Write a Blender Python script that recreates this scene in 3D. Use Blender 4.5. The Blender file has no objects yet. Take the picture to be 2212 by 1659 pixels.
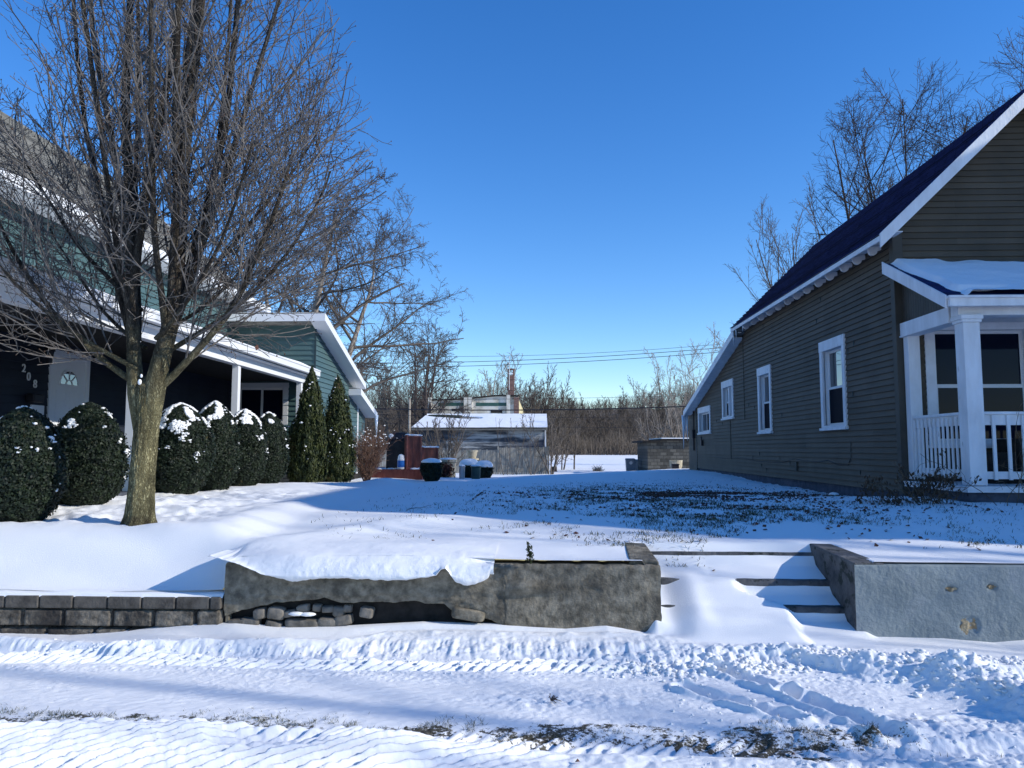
import bpy, math, random
import numpy as np
from mathutils import Vector
R = math.radians
# ------------------------------------------------------------------ camera, sky, sun, exposure
scn = bpy.context.scene
COL = scn.collection
CAM_Z = 1.6
YAW, PITCH = 2.103, 4.835
cam_d = bpy.data.cameras.new('camera')
cam_d.sensor_width = 36.0
cam_d.lens = 1661.0 / 2212.0 * 36.0
cam_d.clip_start = 0.1
cam_d.clip_end = 2000
cam = bpy.data.objects.new('camera', cam_d)
cam.location = (0, 0, CAM_Z)
cam.rotation_euler = (R(90 + PITCH), 0, R(YAW))
COL.objects.link(cam)
scn.camera = cam

SUN_EL, SUN_AZ = 27.0, -14.0          # azimuth measured from +X towards +Y
w = bpy.data.worlds.new('World')
scn.world = w
w.use_nodes = True
wn = w.node_tree
wn.nodes.clear()
sky = wn.nodes.new('ShaderNodeTexSky')
sky.sky_type = 'NISHITA'
sky.sun_disc = False
sky.sun_elevation = R(SUN_EL)
sky.sun_rotation = R(90 - SUN_AZ)
sky.air_density = 1.0
sky.dust_density = 0.0
sky.ozone_density = 4.0
bg = wn.nodes.new('ShaderNodeBackground')
bg.inputs['Strength'].default_value = 0.15
wo = wn.nodes.new('ShaderNodeOutputWorld')
hs = wn.nodes.new('ShaderNodeHueSaturation')
hs.inputs['Saturation'].default_value = 1.27
hs.inputs['Value'].default_value = 1.06
hs.inputs['Hue'].default_value = 0.510
wn.links.new(sky.outputs[0], hs.inputs['Color'])
wn.links.new(hs.outputs[0], bg.inputs[0])
wn.links.new(bg.outputs[0], wo.inputs[0])

sd = bpy.data.lights.new('sun', 'SUN')
sd.energy = 3.5
sd.angle = R(0.5)
sd.color = (1.0, 0.95, 0.86)
so = bpy.data.objects.new('sun', sd)
tosun = Vector((math.cos(R(SUN_AZ)) * math.cos(R(SUN_EL)), math.sin(R(SUN_AZ)) * math.cos(R(SUN_EL)), math.sin(R(SUN_EL))))
so.rotation_euler = (-tosun).to_track_quat('-Z', 'Y').to_euler()
so.location = (20, -3, 15)
COL.objects.link(so)
scn.view_settings.view_transform = 'Standard'
scn.view_settings.look = 'None'
scn.view_settings.exposure = 0.43
scn.view_settings.gamma = 1
scn.cycles.max_bounces = 6
scn.cycles.transparent_max_bounces = 8

# ------------------------------------------------------------------ measuring helpers (photo measured on a 2212 x 1659 copy)
_f = 1661.0
_y, _p = R(YAW), R(PITCH)
FW = (-math.sin(_y) * math.cos(_p), math.cos(_y) * math.cos(_p), math.sin(_p))
RT = (math.cos(_y), math.sin(_y), 0.0)
UP = (RT[1] * FW[2], -RT[0] * FW[2], RT[0] * FW[1] - RT[1] * FW[0])
def ray(x, y):
    a = (x - 1106) / _f; b = (829.5 - y) / _f
    return [FW[i] + a * RT[i] + b * UP[i] for i in range(3)]
def atY(x, y, Y):
    r = ray(x, y); t = Y / r[1]; return Vector((r[0] * t, Y, CAM_Z + r[2] * t))
def atX(x, y, X):
    r = ray(x, y); t = X / r[0]; return Vector((X, r[1] * t, CAM_Z + r[2] * t))
def atZ(x, y, Z):
    r = ray(x, y); t = (Z - CAM_Z) / r[2]; return Vector((r[0] * t, r[1] * t, Z))

# ------------------------------------------------------------------ noise
def _hash(ix, iy, seed):
    n = (ix.astype(np.int64) * 374761393 + iy.astype(np.int64) * 668265263 + seed * 1442695041) & 0xFFFFFFFF
    n = ((n ^ (n >> 13)) * 1274126177) & 0xFFFFFFFF
    n = (n ^ (n >> 16)) & 0xFFFFFFFF
    return n / 4294967295.0
def vn(x, y, seed=0):
    x0 = np.floor(x); y0 = np.floor(y)
    fx = x - x0; fy = y - y0
    fx = fx * fx * (3 - 2 * fx); fy = fy * fy * (3 - 2 * fy)
    a = _hash(x0, y0, seed); b = _hash(x0 + 1, y0, seed); c = _hash(x0, y0 + 1, seed); d = _hash(x0 + 1, y0 + 1, seed)
    return (a * (1 - fx) + b * fx) * (1 - fy) + (c * (1 - fx) + d * fx) * fy
def fbm(x, y, o=4, seed=0, g=0.5):
    s = 0; a = 1; t = 0
    for i in range(o):
        s = s + a * vn(x, y, seed + i * 17); t += a; a *= g; x = x * 2.03 + 7.1; y = y * 2.03 + 3.7
    return s / t * 2 - 1
def ss(x, a, b):
    t = np.clip((x - a) / (b - a), 0, 1); return t * t * (3 - 2 * t)

# ------------------------------------------------------------------ materials
def lin(c):
    return tuple((v / 255 / 12.92 if v / 255 <= 0.04045 else ((v / 255 + 0.055) / 1.055) ** 2.4) for v in c)
def mat(name, c1, c2=None, rough=0.7, scale=6.0, bump=0.0, bscale=None, spec=0.35, stretch=None, detail=5, metal=0.0, ramp=(0.35, 0.65), c3=None, s3=1.2, r3=(0.55, 0.62), bdist=0.02):
    m = bpy.data.materials.new(name); m.use_nodes = True
    nt = m.node_tree; b = nt.nodes['Principled BSDF']
    b.inputs['Roughness'].default_value = rough
    b.inputs['Metallic'].default_value = metal
    b.inputs['Specular IOR Level'].default_value = spec
    tc = nt.nodes.new('ShaderNodeTexCoord'); mp = nt.nodes.new('ShaderNodeMapping')
    nt.links.new(tc.outputs['Object'], mp.inputs[0])
    if stretch: mp.inputs['Scale'].default_value = stretch
    def noise(s, d=detail):
        n = nt.nodes.new('ShaderNodeTexNoise'); n.inputs['Scale'].default_value = s; n.inputs['Detail'].default_value = d
        n.inputs['Roughness'].default_value = 0.6
        nt.links.new(mp.outputs[0], n.inputs['Vector']); return n
    out = None
    if c2 is not None:
        n = noise(scale); r = nt.nodes.new('ShaderNodeValToRGB')
        r.color_ramp.elements[0].position = ramp[0]; r.color_ramp.elements[1].position = ramp[1]
        r.color_ramp.elements[0].color = (*c1, 1); r.color_ramp.elements[1].color = (*c2, 1)
        nt.links.new(n.outputs['Fac'], r.inputs[0]); out = r.outputs[0]
        if c3 is not None:
            n3 = noise(s3, 8); r3n = nt.nodes.new('ShaderNodeValToRGB')
            r3n.color_ramp.elements[0].position = r3[0]; r3n.color_ramp.elements[1].position = r3[1]
            mx = nt.nodes.new('ShaderNodeMixRGB'); mx.inputs[2].default_value = (*c3, 1)
            nt.links.new(n3.outputs['Fac'], r3n.inputs[0]); nt.links.new(r3n.outputs[0], mx.inputs[0])
            nt.links.new(out, mx.inputs[1]); out = mx.outputs[0]
        nt.links.new(out, b.inputs['Base Color'])
    else:
        b.inputs['Base Color'].default_value = (*c1, 1)
    if bump:
        n = noise(bscale or scale * 3, 6); bp = nt.nodes.new('ShaderNodeBump')
        bp.inputs['Strength'].default_value = bump; bp.inputs['Distance'].default_value = bdist
        nt.links.new(n.outputs['Fac'], bp.inputs['Height']); nt.links.new(bp.outputs[0], b.inputs['Normal'])
    return m

def snow_mat(name, dirt=False):
    m = bpy.data.materials.new(name); m.use_nodes = True
    nt = m.node_tree; b = nt.nodes['Principled BSDF']
    b.inputs['Roughness'].default_value = 0.75
    b.inputs['Specular IOR Level'].default_value = 0.25
    tc = nt.nodes.new('ShaderNodeTexCoord')
    n1 = nt.nodes.new('ShaderNodeTexNoise'); n1.inputs['Scale'].default_value = 110; n1.inputs['Detail'].default_value = 6; n1.inputs['Roughness'].default_value = 0.7
    nt.links.new(tc.outputs['Object'], n1.inputs['Vector'])
    bp = nt.nodes.new('ShaderNodeBump'); bp.inputs['Strength'].default_value = 0.55; bp.inputs['Distance'].default_value = 0.010
    nt.links.new(n1.outputs['Fac'], bp.inputs['Height']); nt.links.new(bp.outputs[0], b.inputs['Normal'])
    if not dirt:
        b.inputs['Base Color'].default_value = (0.87, 0.875, 0.87, 1)
    else:
        at = nt.nodes.new('ShaderNodeAttribute'); at.attribute_name = 'dirt'
        n2 = nt.nodes.new('ShaderNodeTexNoise'); n2.inputs['Scale'].default_value = 48; n2.inputs['Detail'].default_value = 8; n2.inputs['Roughness'].default_value = 0.75
        mp = nt.nodes.new('ShaderNodeMapping'); mp.inputs['Scale'].default_value = (0.6, 1, 1)
        nt.links.new(tc.outputs['Object'], mp.inputs[0]); nt.links.new(mp.outputs[0], n2.inputs['Vector'])
        ad = nt.nodes.new('ShaderNodeMath'); ad.operation = 'ADD'
        nt.links.new(at.outputs['Fac'], ad.inputs[0]); nt.links.new(n2.outputs['Fac'], ad.inputs[1])
        r = nt.nodes.new('ShaderNodeValToRGB')
        r.color_ramp.elements[0].position = 0.96; r.color_ramp.elements[1].position = 1.06
        nt.links.new(ad.outputs[0], r.inputs[0])
        n3 = nt.nodes.new('ShaderNodeTexNoise'); n3.inputs['Scale'].default_value = 90; n3.inputs['Detail'].default_value = 4
        nt.links.new(tc.outputs['Object'], n3.inputs['Vector'])
        r2 = nt.nodes.new('ShaderNodeValToRGB')
        r2.color_ramp.elements[0].position = .35; r2.color_ramp.elements[1].position = .7
        r2.color_ramp.elements[0].color = (0.022, 0.021, 0.016, 1); r2.color_ramp.elements[1].color = (0.15, 0.135, 0.10, 1)
        nt.links.new(n3.outputs['Fac'], r2.inputs[0])
        mx = nt.nodes.new('ShaderNodeMixRGB'); mx.inputs[1].default_value = (0.87, 0.875, 0.87, 1)
        nt.links.new(r.outputs[0], mx.inputs[0]); nt.links.new(r2.outputs[0], mx.inputs[2])
        nt.links.new(mx.outputs[0], b.inputs['Base Color'])
    return m

M = {}
M['snow'] = snow_mat('snow')
M['snow_dirt'] = snow_mat('snow_over_soil', True)
M['bark'] = mat('bark', (0.085, 0.075, 0.045), (0.27, 0.245, 0.13), 0.85, 9, 1.0, 22, 0.2, stretch=(1, 1, 0.28), c3=(0.03, 0.025, 0.018), s3=22, r3=(0.50, 0.60), bdist=0.04)
M['limb'] = mat('limb_bark', (0.05, 0.042, 0.034), (0.15, 0.13, 0.095), 0.85, 14, 0.8, 30, stretch=(1, 1, .35), c3=(0.20, 0.18, 0.12), s3=6, r3=(.55, .7))
M['twig'] = mat('twig_bark', (0.055, 0.049, 0.045), (0.20, 0.18, 0.16), 0.8, 5, 0, spec=0.3)
M['twig_far'] = mat('far_twig_bark', (0.070, 0.058, 0.048), (0.165, 0.14, 0.118), 0.85, 0.8, 0, spec=0.2)
M['twig_pale'] = mat('pale_twig_bark', (0.20, 0.17, 0.14), (0.34, 0.29, 0.24), 0.85, 0.8, 0, spec=0.2)
M['twig_dark'] = mat('dark_twig_bark', (0.035, 0.028, 0.028), (0.09, 0.07, 0.06), 0.85, 0.8, 0, spec=0.2)
M['bud'] = mat('bud', (0.05, 0.03, 0.02), (0.10, 0.05, 0.03), 0.7, 5)
M['box'] = mat('boxwood_leaf', (0.004, 0.009, 0.006), (0.017, 0.029, 0.011), 0.6, 14, 0, spec=0.3, c3=(0.08, 0.06, 0.022), s3=9, r3=(0.64, 0.72))
M['arb'] = mat('arborvitae_leaf', (0.010, 0.020, 0.008), (0.060, 0.072, 0.018), 0.6, 10, 0, spec=0.25, c3=(0.15, 0.10, 0.045), s3=4, r3=(0.62, 0.72))
M['core'] = mat('shrub_core', (0.006, 0.012, 0.005), (0.02, 0.03, 0.012), 0.9, 12)
M['barb'] = mat('barberry_twig', (0.10, 0.045, 0.035), (0.24, 0.15, 0.10), 0.8, 8)
M['deadleaf'] = mat('dead_leaf', (0.05, 0.018, 0.014), (0.13, 0.055, 0.035), 0.75, 15)
M['grass'] = mat('grass_blade', (0.02, 0.03, 0.01), (0.11, 0.11, 0.04), 0.7, 6)
M['deadleaf_dark'] = mat('withered_leaf', (0.030, 0.020, 0.014), (0.09, 0.06, 0.035), 0.8, 15)
M['deadplant'] = mat('dead_stalk', (0.05, 0.038, 0.026), (0.16, 0.12, 0.075), 0.8, 12)
M['white'] = mat('white_paint', (0.70, 0.71, 0.72), (0.80, 0.81, 0.82), 0.5, 5, 0.15, 30)
M['white_worn'] = mat('worn_white_paint', (0.66, 0.66, 0.66), (0.78, 0.79, 0.80), 0.6, 5, 0.35, 25, c3=(0.22, 0.22, 0.22), s3=9, r3=(0.66, 0.74), stretch=(1, 1, .35))
M['vinylw'] = mat('white_vinyl', (0.72, 0.73, 0.73), None, 0.45)
M['olive'] = mat('olive_clapboard', (0.084, 0.064, 0.042), (0.108, 0.083, 0.056), 0.65, 2.5, 0.18, 26, stretch=(1, .12, 1.5))
M['olive_f'] = mat('olive_clapboard_front', (0.078, 0.062, 0.040), (0.108, 0.086, 0.054), 0.65, 2.5, 0.18, 26, stretch=(.12, 1, 1.5))
M['olive_t'] = mat('olive_trim', (0.055, 0.048, 0.036), (0.075, 0.065, 0.05), 0.6, 3, 0.1)
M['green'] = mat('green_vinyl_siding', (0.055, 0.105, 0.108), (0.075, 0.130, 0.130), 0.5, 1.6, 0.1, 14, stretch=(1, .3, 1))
M['darkened_wall'] = mat('darkened_navy_siding', (0.010, 0.014, 0.026), (0.016, 0.022, 0.036), 0.6, 2)  # siding tone with the darkness under the porch put into the colour
M['greend'] = mat('green_trim', (0.02, 0.04, 0.045), None, 0.5)
M['navyroof'] = None
M['conc'] = mat('weathered_concrete', (0.115, 0.100, 0.074), (0.30, 0.265, 0.20), 0.9, 13, 1.0, 42, 0.2, c3=(0.065, 0.058, 0.046), s3=4.0, r3=(0.48, 0.72), detail=10, bdist=.012)
M['concd'] = mat('dark_wet_concrete', (0.05, 0.052, 0.055), (0.14, 0.14, 0.14), 0.85, 5, 0.9, 22, 0.25, detail=9, c3=(0.03, 0.035, 0.03), s3=9)
M['stone'] = mat('rubble_stone', (0.11, 0.10, 0.085), (0.25, 0.225, 0.19), 0.9, 6, 0.9, 18, 0.2, detail=8)
M['dark'] = mat('dark_soil', (0.012, 0.011, 0.010), (0.03, 0.027, 0.024), 0.95, 10)
M['block'] = mat('split_face_block', (0.070, 0.062, 0.052), (0.25, 0.22, 0.175), 0.95, 15, 1.0, 38, 0.15, detail=9, c3=(0.05, 0.045, 0.04), s3=3, r3=(0.45, 0.62))
M['cap'] = mat('cap_block', (0.062, 0.055, 0.047), (0.14, 0.125, 0.105), 0.9, 9, 0.5, 50, 0.2, detail=8)
M['greywall'] = mat('grey_painted_stucco', (0.165, 0.20, 0.21), (0.235, 0.275, 0.285), 0.75, 2.6, 0.7, 24, 0.3, detail=8, c3=(0.25, 0.28, 0.30), s3=2.2, r3=(0.52, 0.7))
M['broken'] = mat('broken_stucco', (0.20, 0.15, 0.09), (0.42, 0.34, 0.22), 0.9, 14, 1.0, 30, 0.1)
M['found'] = mat('block_foundation', (0.035, 0.042, 0.06), (0.085, 0.095, 0.12), 0.85, 7, 0.5, 20)
M['red'] = mat('red_stained_wood', (0.10, 0.022, 0.016), (0.18, 0.05, 0.035), 0.6, 8, 0.3, 30, stretch=(1, 1, .3))
M['black'] = mat('black_cover', (0.008, 0.008, 0.012), (0.02, 0.02, 0.026), 0.4, 5, 0.3, 9)
M['fence'] = mat('weathered_fence', (0.15, 0.14, 0.12), (0.37, 0.35, 0.30), 0.85, 3.5, 0.3, 20, stretch=(3, 3, .25))
M['garage'] = mat('peeling_garage_paint', (0.045, 0.055, 0.07), (0.42, 0.43, 0.43), 0.8, 1.1, 0.3, 12, stretch=(.25, 1, 1.7), detail=10, ramp=(.46, .58), c3=(0.03, 0.038, 0.06), s3=.55, r3=(.50, .58))
M['brickw'] = mat('peeling_white_brick', (0.66, 0.62, 0.54), (0.45, 0.41, 0.33), 0.85, .9, 0.3, 4, detail=10, ramp=(.45, .6), c3=(0.13, 0.09, 0.07), s3=.5, r3=(.57, .62))
M['brickr'] = mat('red_brick', (0.13, 0.055, 0.04), (0.24, 0.13, 0.10), 0.85, 3, 0.4, 8, detail=8)
M['yellow'] = mat('cream_wall', (0.50, 0.42, 0.22), (0.58, 0.50, 0.29), 0.8, .7, 0.1)
M['greenpane'] = mat('green_tinted_panel', (0.02, 0.07, 0.055), (0.05, 0.11, 0.09), 0.5, 1)
M['cinder'] = mat('cinder_block', (0.10, 0.095, 0.085), (0.23, 0.22, 0.19), 0.9, 3, 0.4, 9, detail=8)
M['limestone'] = mat('limestone', (0.32, 0.27, 0.18), (0.52, 0.45, 0.33), 0.85, 8, 0.5, 20)
M['hill'] = mat('leaf_litter_hill', (0.12, 0.09, 0.06), (0.22, 0.17, 0.125), 0.95, .25, 0, detail=10)
M['metal'] = mat('galvanized_metal', (0.35, 0.36, 0.38), (0.48, 0.49, 0.5), 0.4, 4, 0.1, metal=0.6)
M['cable'] = mat('black_cable', (0.015, 0.015, 0.02), None, 0.5)
M['greyplastic'] = mat('grey_plastic', (0.13, 0.15, 0.17), (0.18, 0.20, 0.22), 0.5, 5)
M['greenplastic'] = mat('green_plastic', (0.02, 0.05, 0.045), (0.03, 0.07, 0.06), 0.45, 5)
M['teal'] = mat('teal_plastic', (0.05, 0.36, 0.32), (0.07, 0.42, 0.38), 0.4, 5)
M['label'] = mat('blue_label', (0.01, 0.10, 0.38), (0.02, 0.16, 0.5), 0.4, 10)
M['pole'] = mat('utility_pole', (0.25, 0.21, 0.16), (0.38, 0.33, 0.27), 0.85, 5)
M['soil'] = mat('terracotta', (0.30, 0.26, 0.18), (0.45, 0.40, 0.30), 0.8, 8)
M['ice'] = mat('ice', (0.62, 0.70, 0.78), None, 0.12, spec=0.6)
M['doorw'] = mat('white_door', (0.74, 0.77, 0.80), (0.78, 0.81, 0.84), 0.5, 3)
M['brickstep'] = mat('buff_brick', (0.42, 0.27, 0.17), (0.62, 0.45, 0.30), 0.85, 10, 0.4)

def glass(name, base, rough, ior, spec=0.5):
    m = bpy.data.materials.new(name); m.use_nodes = True
    b = m.node_tree.nodes['Principled BSDF']
    b.inputs['Base Color'].default_value = (*base, 1); b.inputs['Roughness'].default_value = rough
    b.inputs['IOR'].default_value = ior; b.inputs['Specular IOR Level'].default_value = spec
    nt = m.node_tree; tc = nt.nodes.new('ShaderNodeTexCoord'); n = nt.nodes.new('ShaderNodeTexNoise'); n.inputs['Scale'].default_value = 1.3
    bp = nt.nodes.new('ShaderNodeBump'); bp.inputs['Strength'].default_value = 0.05; bp.inputs['Distance'].default_value = 0.05
    nt.links.new(tc.outputs['Object'], n.inputs['Vector']); nt.links.new(n.outputs['Fac'], bp.inputs['Height']); nt.links.new(bp.outputs[0], b.inputs['Normal'])
    return m
M['pane'] = glass('window_glass', (0.010, 0.014, 0.022), 0.02, 2.4, 0.7)
M['screen'] = glass('screened_glass', (0.008, 0.010, 0.018), 0.5, 1.3, 0.05)
M['pane_dark'] = glass('dark_window_glass', (0.006, 0.009, 0.022), 0.03, 1.33, 0.22)

def bark_mat():
    m = bpy.data.materials.new('mossy_bark'); m.use_nodes = True
    nt = m.node_tree; b = nt.nodes['Principled BSDF']; b.inputs['Roughness'].default_value = .9; b.inputs['Specular IOR Level'].default_value = .15
    tc = nt.nodes.new('ShaderNodeTexCoord'); mp = nt.nodes.new('ShaderNodeMapping'); mp.inputs['Scale'].default_value = (1, 1, .26)
    nt.links.new(tc.outputs['Object'], mp.inputs[0])
    def N(s, d, src=mp): 
        n = nt.nodes.new('ShaderNodeTexNoise'); n.inputs['Scale'].default_value = s; n.inputs['Detail'].default_value = d; n.inputs['Roughness'].default_value = .65; nt.links.new(src.outputs[0 if src is mp else 'Object'], n.inputs['Vector']); return n
    def Rmp(src, a, b_, ca, cb):
        r = nt.nodes.new('ShaderNodeValToRGB'); r.color_ramp.elements[0].position = a; r.color_ramp.elements[1].position = b_; r.color_ramp.elements[0].color = (*ca, 1); r.color_ramp.elements[1].color = (*cb, 1); nt.links.new(src, r.inputs[0]); return r
    moss = Rmp(N(14, 6).outputs['Fac'], .35, .62, (.17, .155, .085), (.44, .40, .215))
    grey = Rmp(N(14, 6).outputs['Fac'], .35, .65, (.055, .046, .038), (.17, .15, .12))
    sp = nt.nodes.new('ShaderNodeSeparateXYZ'); nt.links.new(tc.outputs['Object'], sp.inputs[0])
    ad = nt.nodes.new('ShaderNodeMath'); ad.operation = 'ADD'; nt.links.new(sp.outputs['Z'], ad.inputs[0]); nt.links.new(N(5, 3, tc).outputs['Fac'], ad.inputs[1])
    mr = nt.nodes.new('ShaderNodeMapRange'); mr.inputs['From Min'].default_value = 2.45; mr.inputs['From Max'].default_value = 3.5; nt.links.new(ad.outputs[0], mr.inputs['Value'])
    mx = nt.nodes.new('ShaderNodeMixRGB'); nt.links.new(mr.outputs[0], mx.inputs[0]); nt.links.new(moss.outputs[0], mx.inputs[1]); nt.links.new(grey.outputs[0], mx.inputs[2])
    lo = nt.nodes.new('ShaderNodeMapRange'); lo.inputs['From Min'].default_value = 1.45; lo.inputs['From Max'].default_value = 1.2; nt.links.new(ad.outputs[0], lo.inputs['Value'])
    m2 = nt.nodes.new('ShaderNodeMixRGB'); m2.inputs[2].default_value = (.06, .045, .032, 1); nt.links.new(lo.outputs[0], m2.inputs[0]); nt.links.new(mx.outputs[0], m2.inputs[1])
    vo = nt.nodes.new('ShaderNodeTexVoronoi'); vo.feature = 'DISTANCE_TO_EDGE'; vo.inputs['Scale'].default_value = 62
    mpn = nt.nodes.new('ShaderNodeMixRGB'); mpn.inputs[0].default_value = .16; nt.links.new(mp.outputs[0], mpn.inputs[1]); nt.links.new(N(12, 4).outputs['Color'], mpn.inputs[2]); nt.links.new(mpn.outputs[0], vo.inputs['Vector'])
    cr = Rmp(vo.outputs['Distance'], .0, .30, (.30, .28, .25), (1, 1, 1))
    m3 = nt.nodes.new('ShaderNodeMixRGB'); m3.blend_type = 'MULTIPLY'; m3.inputs[0].default_value = .85; nt.links.new(m2.outputs[0], m3.inputs[1]); nt.links.new(cr.outputs[0], m3.inputs[2]); nt.links.new(m3.outputs[0], b.inputs['Base Color'])
    bp = nt.nodes.new('ShaderNodeBump'); bp.inputs['Strength'].default_value = 1; bp.inputs['Distance'].default_value = .02; nt.links.new(cr.outputs[0], bp.inputs['Height']); nt.links.new(bp.outputs[0], b.inputs['Normal'])
    return m
M['bark'] = bark_mat()
def brick_mat(name, c1, c2, mortar, bw, bh, msize, rough=0.85, plane='XZ', bump=0.4, off=0.5):
    m = bpy.data.materials.new(name); m.use_nodes = True
    nt = m.node_tree; b = nt.nodes['Principled BSDF']; b.inputs['Roughness'].default_value = rough; b.inputs['Specular IOR Level'].default_value = 0.2
    tc = nt.nodes.new('ShaderNodeTexCoord'); sp = nt.nodes.new('ShaderNodeSeparateXYZ'); cb = nt.nodes.new('ShaderNodeCombineXYZ')
    nt.links.new(tc.outputs['Object'], sp.inputs[0])
    nt.links.new(sp.outputs[plane[0]], cb.inputs[0]); nt.links.new(sp.outputs[plane[1]], cb.inputs[1])
    br = nt.nodes.new('ShaderNodeTexBrick'); nt.links.new(cb.outputs[0], br.inputs['Vector'])
    br.inputs['Scale'].default_value = 1; br.inputs['Brick Width'].default_value = bw; br.inputs['Row Height'].default_value = bh
    br.inputs['Mortar Size'].default_value = msize; br.inputs['Color1'].default_value = (*c1, 1); br.inputs['Color2'].default_value = (*c2, 1)
    br.inputs['Mortar'].default_value = (*mortar, 1); br.inputs['Mortar Smooth'].default_value = 0.2; br.offset = off
    n = nt.nodes.new('ShaderNodeTexNoise'); n.inputs['Scale'].default_value = 7; n.inputs['Detail'].default_value = 6
    nt.links.new(tc.outputs['Object'], n.inputs['Vector'])
    mx = nt.nodes.new('ShaderNodeMixRGB'); mx.blend_type = 'OVERLAY'; mx.inputs[0].default_value = 0.5
    nt.links.new(br.outputs['Color'], mx.inputs[1]); nt.links.new(n.outputs['Fac'], mx.inputs[2]); nt.links.new(mx.outputs[0], b.inputs['Base Color'])
    bp = nt.nodes.new('ShaderNodeBump'); bp.inputs['Strength'].default_value = bump; bp.inputs['Distance'].default_value = 0.01; bp.invert = True
    nt.links.new(br.outputs['Fac'], bp.inputs['Height']); nt.links.new(bp.outputs[0], b.inputs['Normal'])
    return m
M['navyroof'] = brick_mat('dark_blue_shingles', (0.007, 0.013, 0.065), (0.012, 0.022, 0.095), (0.002, 0.004, 0.022), 0.30, 0.10, 0.008, plane='YZ')
M['greyroof'] = brick_mat('grey_shingles', (0.17, 0.165, 0.15), (0.24, 0.235, 0.21), (0.06, 0.06, 0.055), 0.30, 0.10, 0.012, plane='YZ')
def board_mat(name, c1, c2, plane):
    m = brick_mat(name, c1, c2, tuple(v * .6 for v in c1), 3.3, .1, .0012, .62, plane, 0.1)
    nt = m.node_tree; cb = [n for n in nt.nodes if n.type == 'COMBXYZ'][0]; br = [n for n in nt.nodes if n.type == 'TEX_BRICK'][0]
    ad = nt.nodes.new('ShaderNodeVectorMath'); ad.operation = 'ADD'; ad.inputs[1].default_value = (0, .07, 0)
    nt.links.new(cb.outputs[0], ad.inputs[0]); nt.links.new(ad.outputs[0], br.inputs['Vector'])
    [n for n in nt.nodes if n.type == 'TEX_NOISE'][0].inputs['Scale'].default_value = 2.2
    mx = [n for n in nt.nodes if n.type in ('MIX_RGB', 'MIX')][0]; mx.inputs[0].default_value = .35; br.offset = .37
    return m
M['olive'] = board_mat('olive_clapboard', (0.084, 0.067, 0.048), (0.112, 0.090, 0.066), 'YZ')
M['olive_f'] = board_mat('olive_clapboard_front', (0.080, 0.065, 0.045), (0.110, 0.090, 0.063), 'XZ')
M['cinder'] = brick_mat('cinder_block', (0.055, 0.052, 0.045), (0.14, 0.13, 0.11), (0.045, 0.043, 0.038), 0.4, 0.2, 0.015)
M['brickr'] = brick_mat('red_brick', (0.14, 0.06, 0.045), (0.24, 0.13, 0.10), (0.2, 0.18, 0.16), 0.22, 0.075, 0.01)

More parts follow.
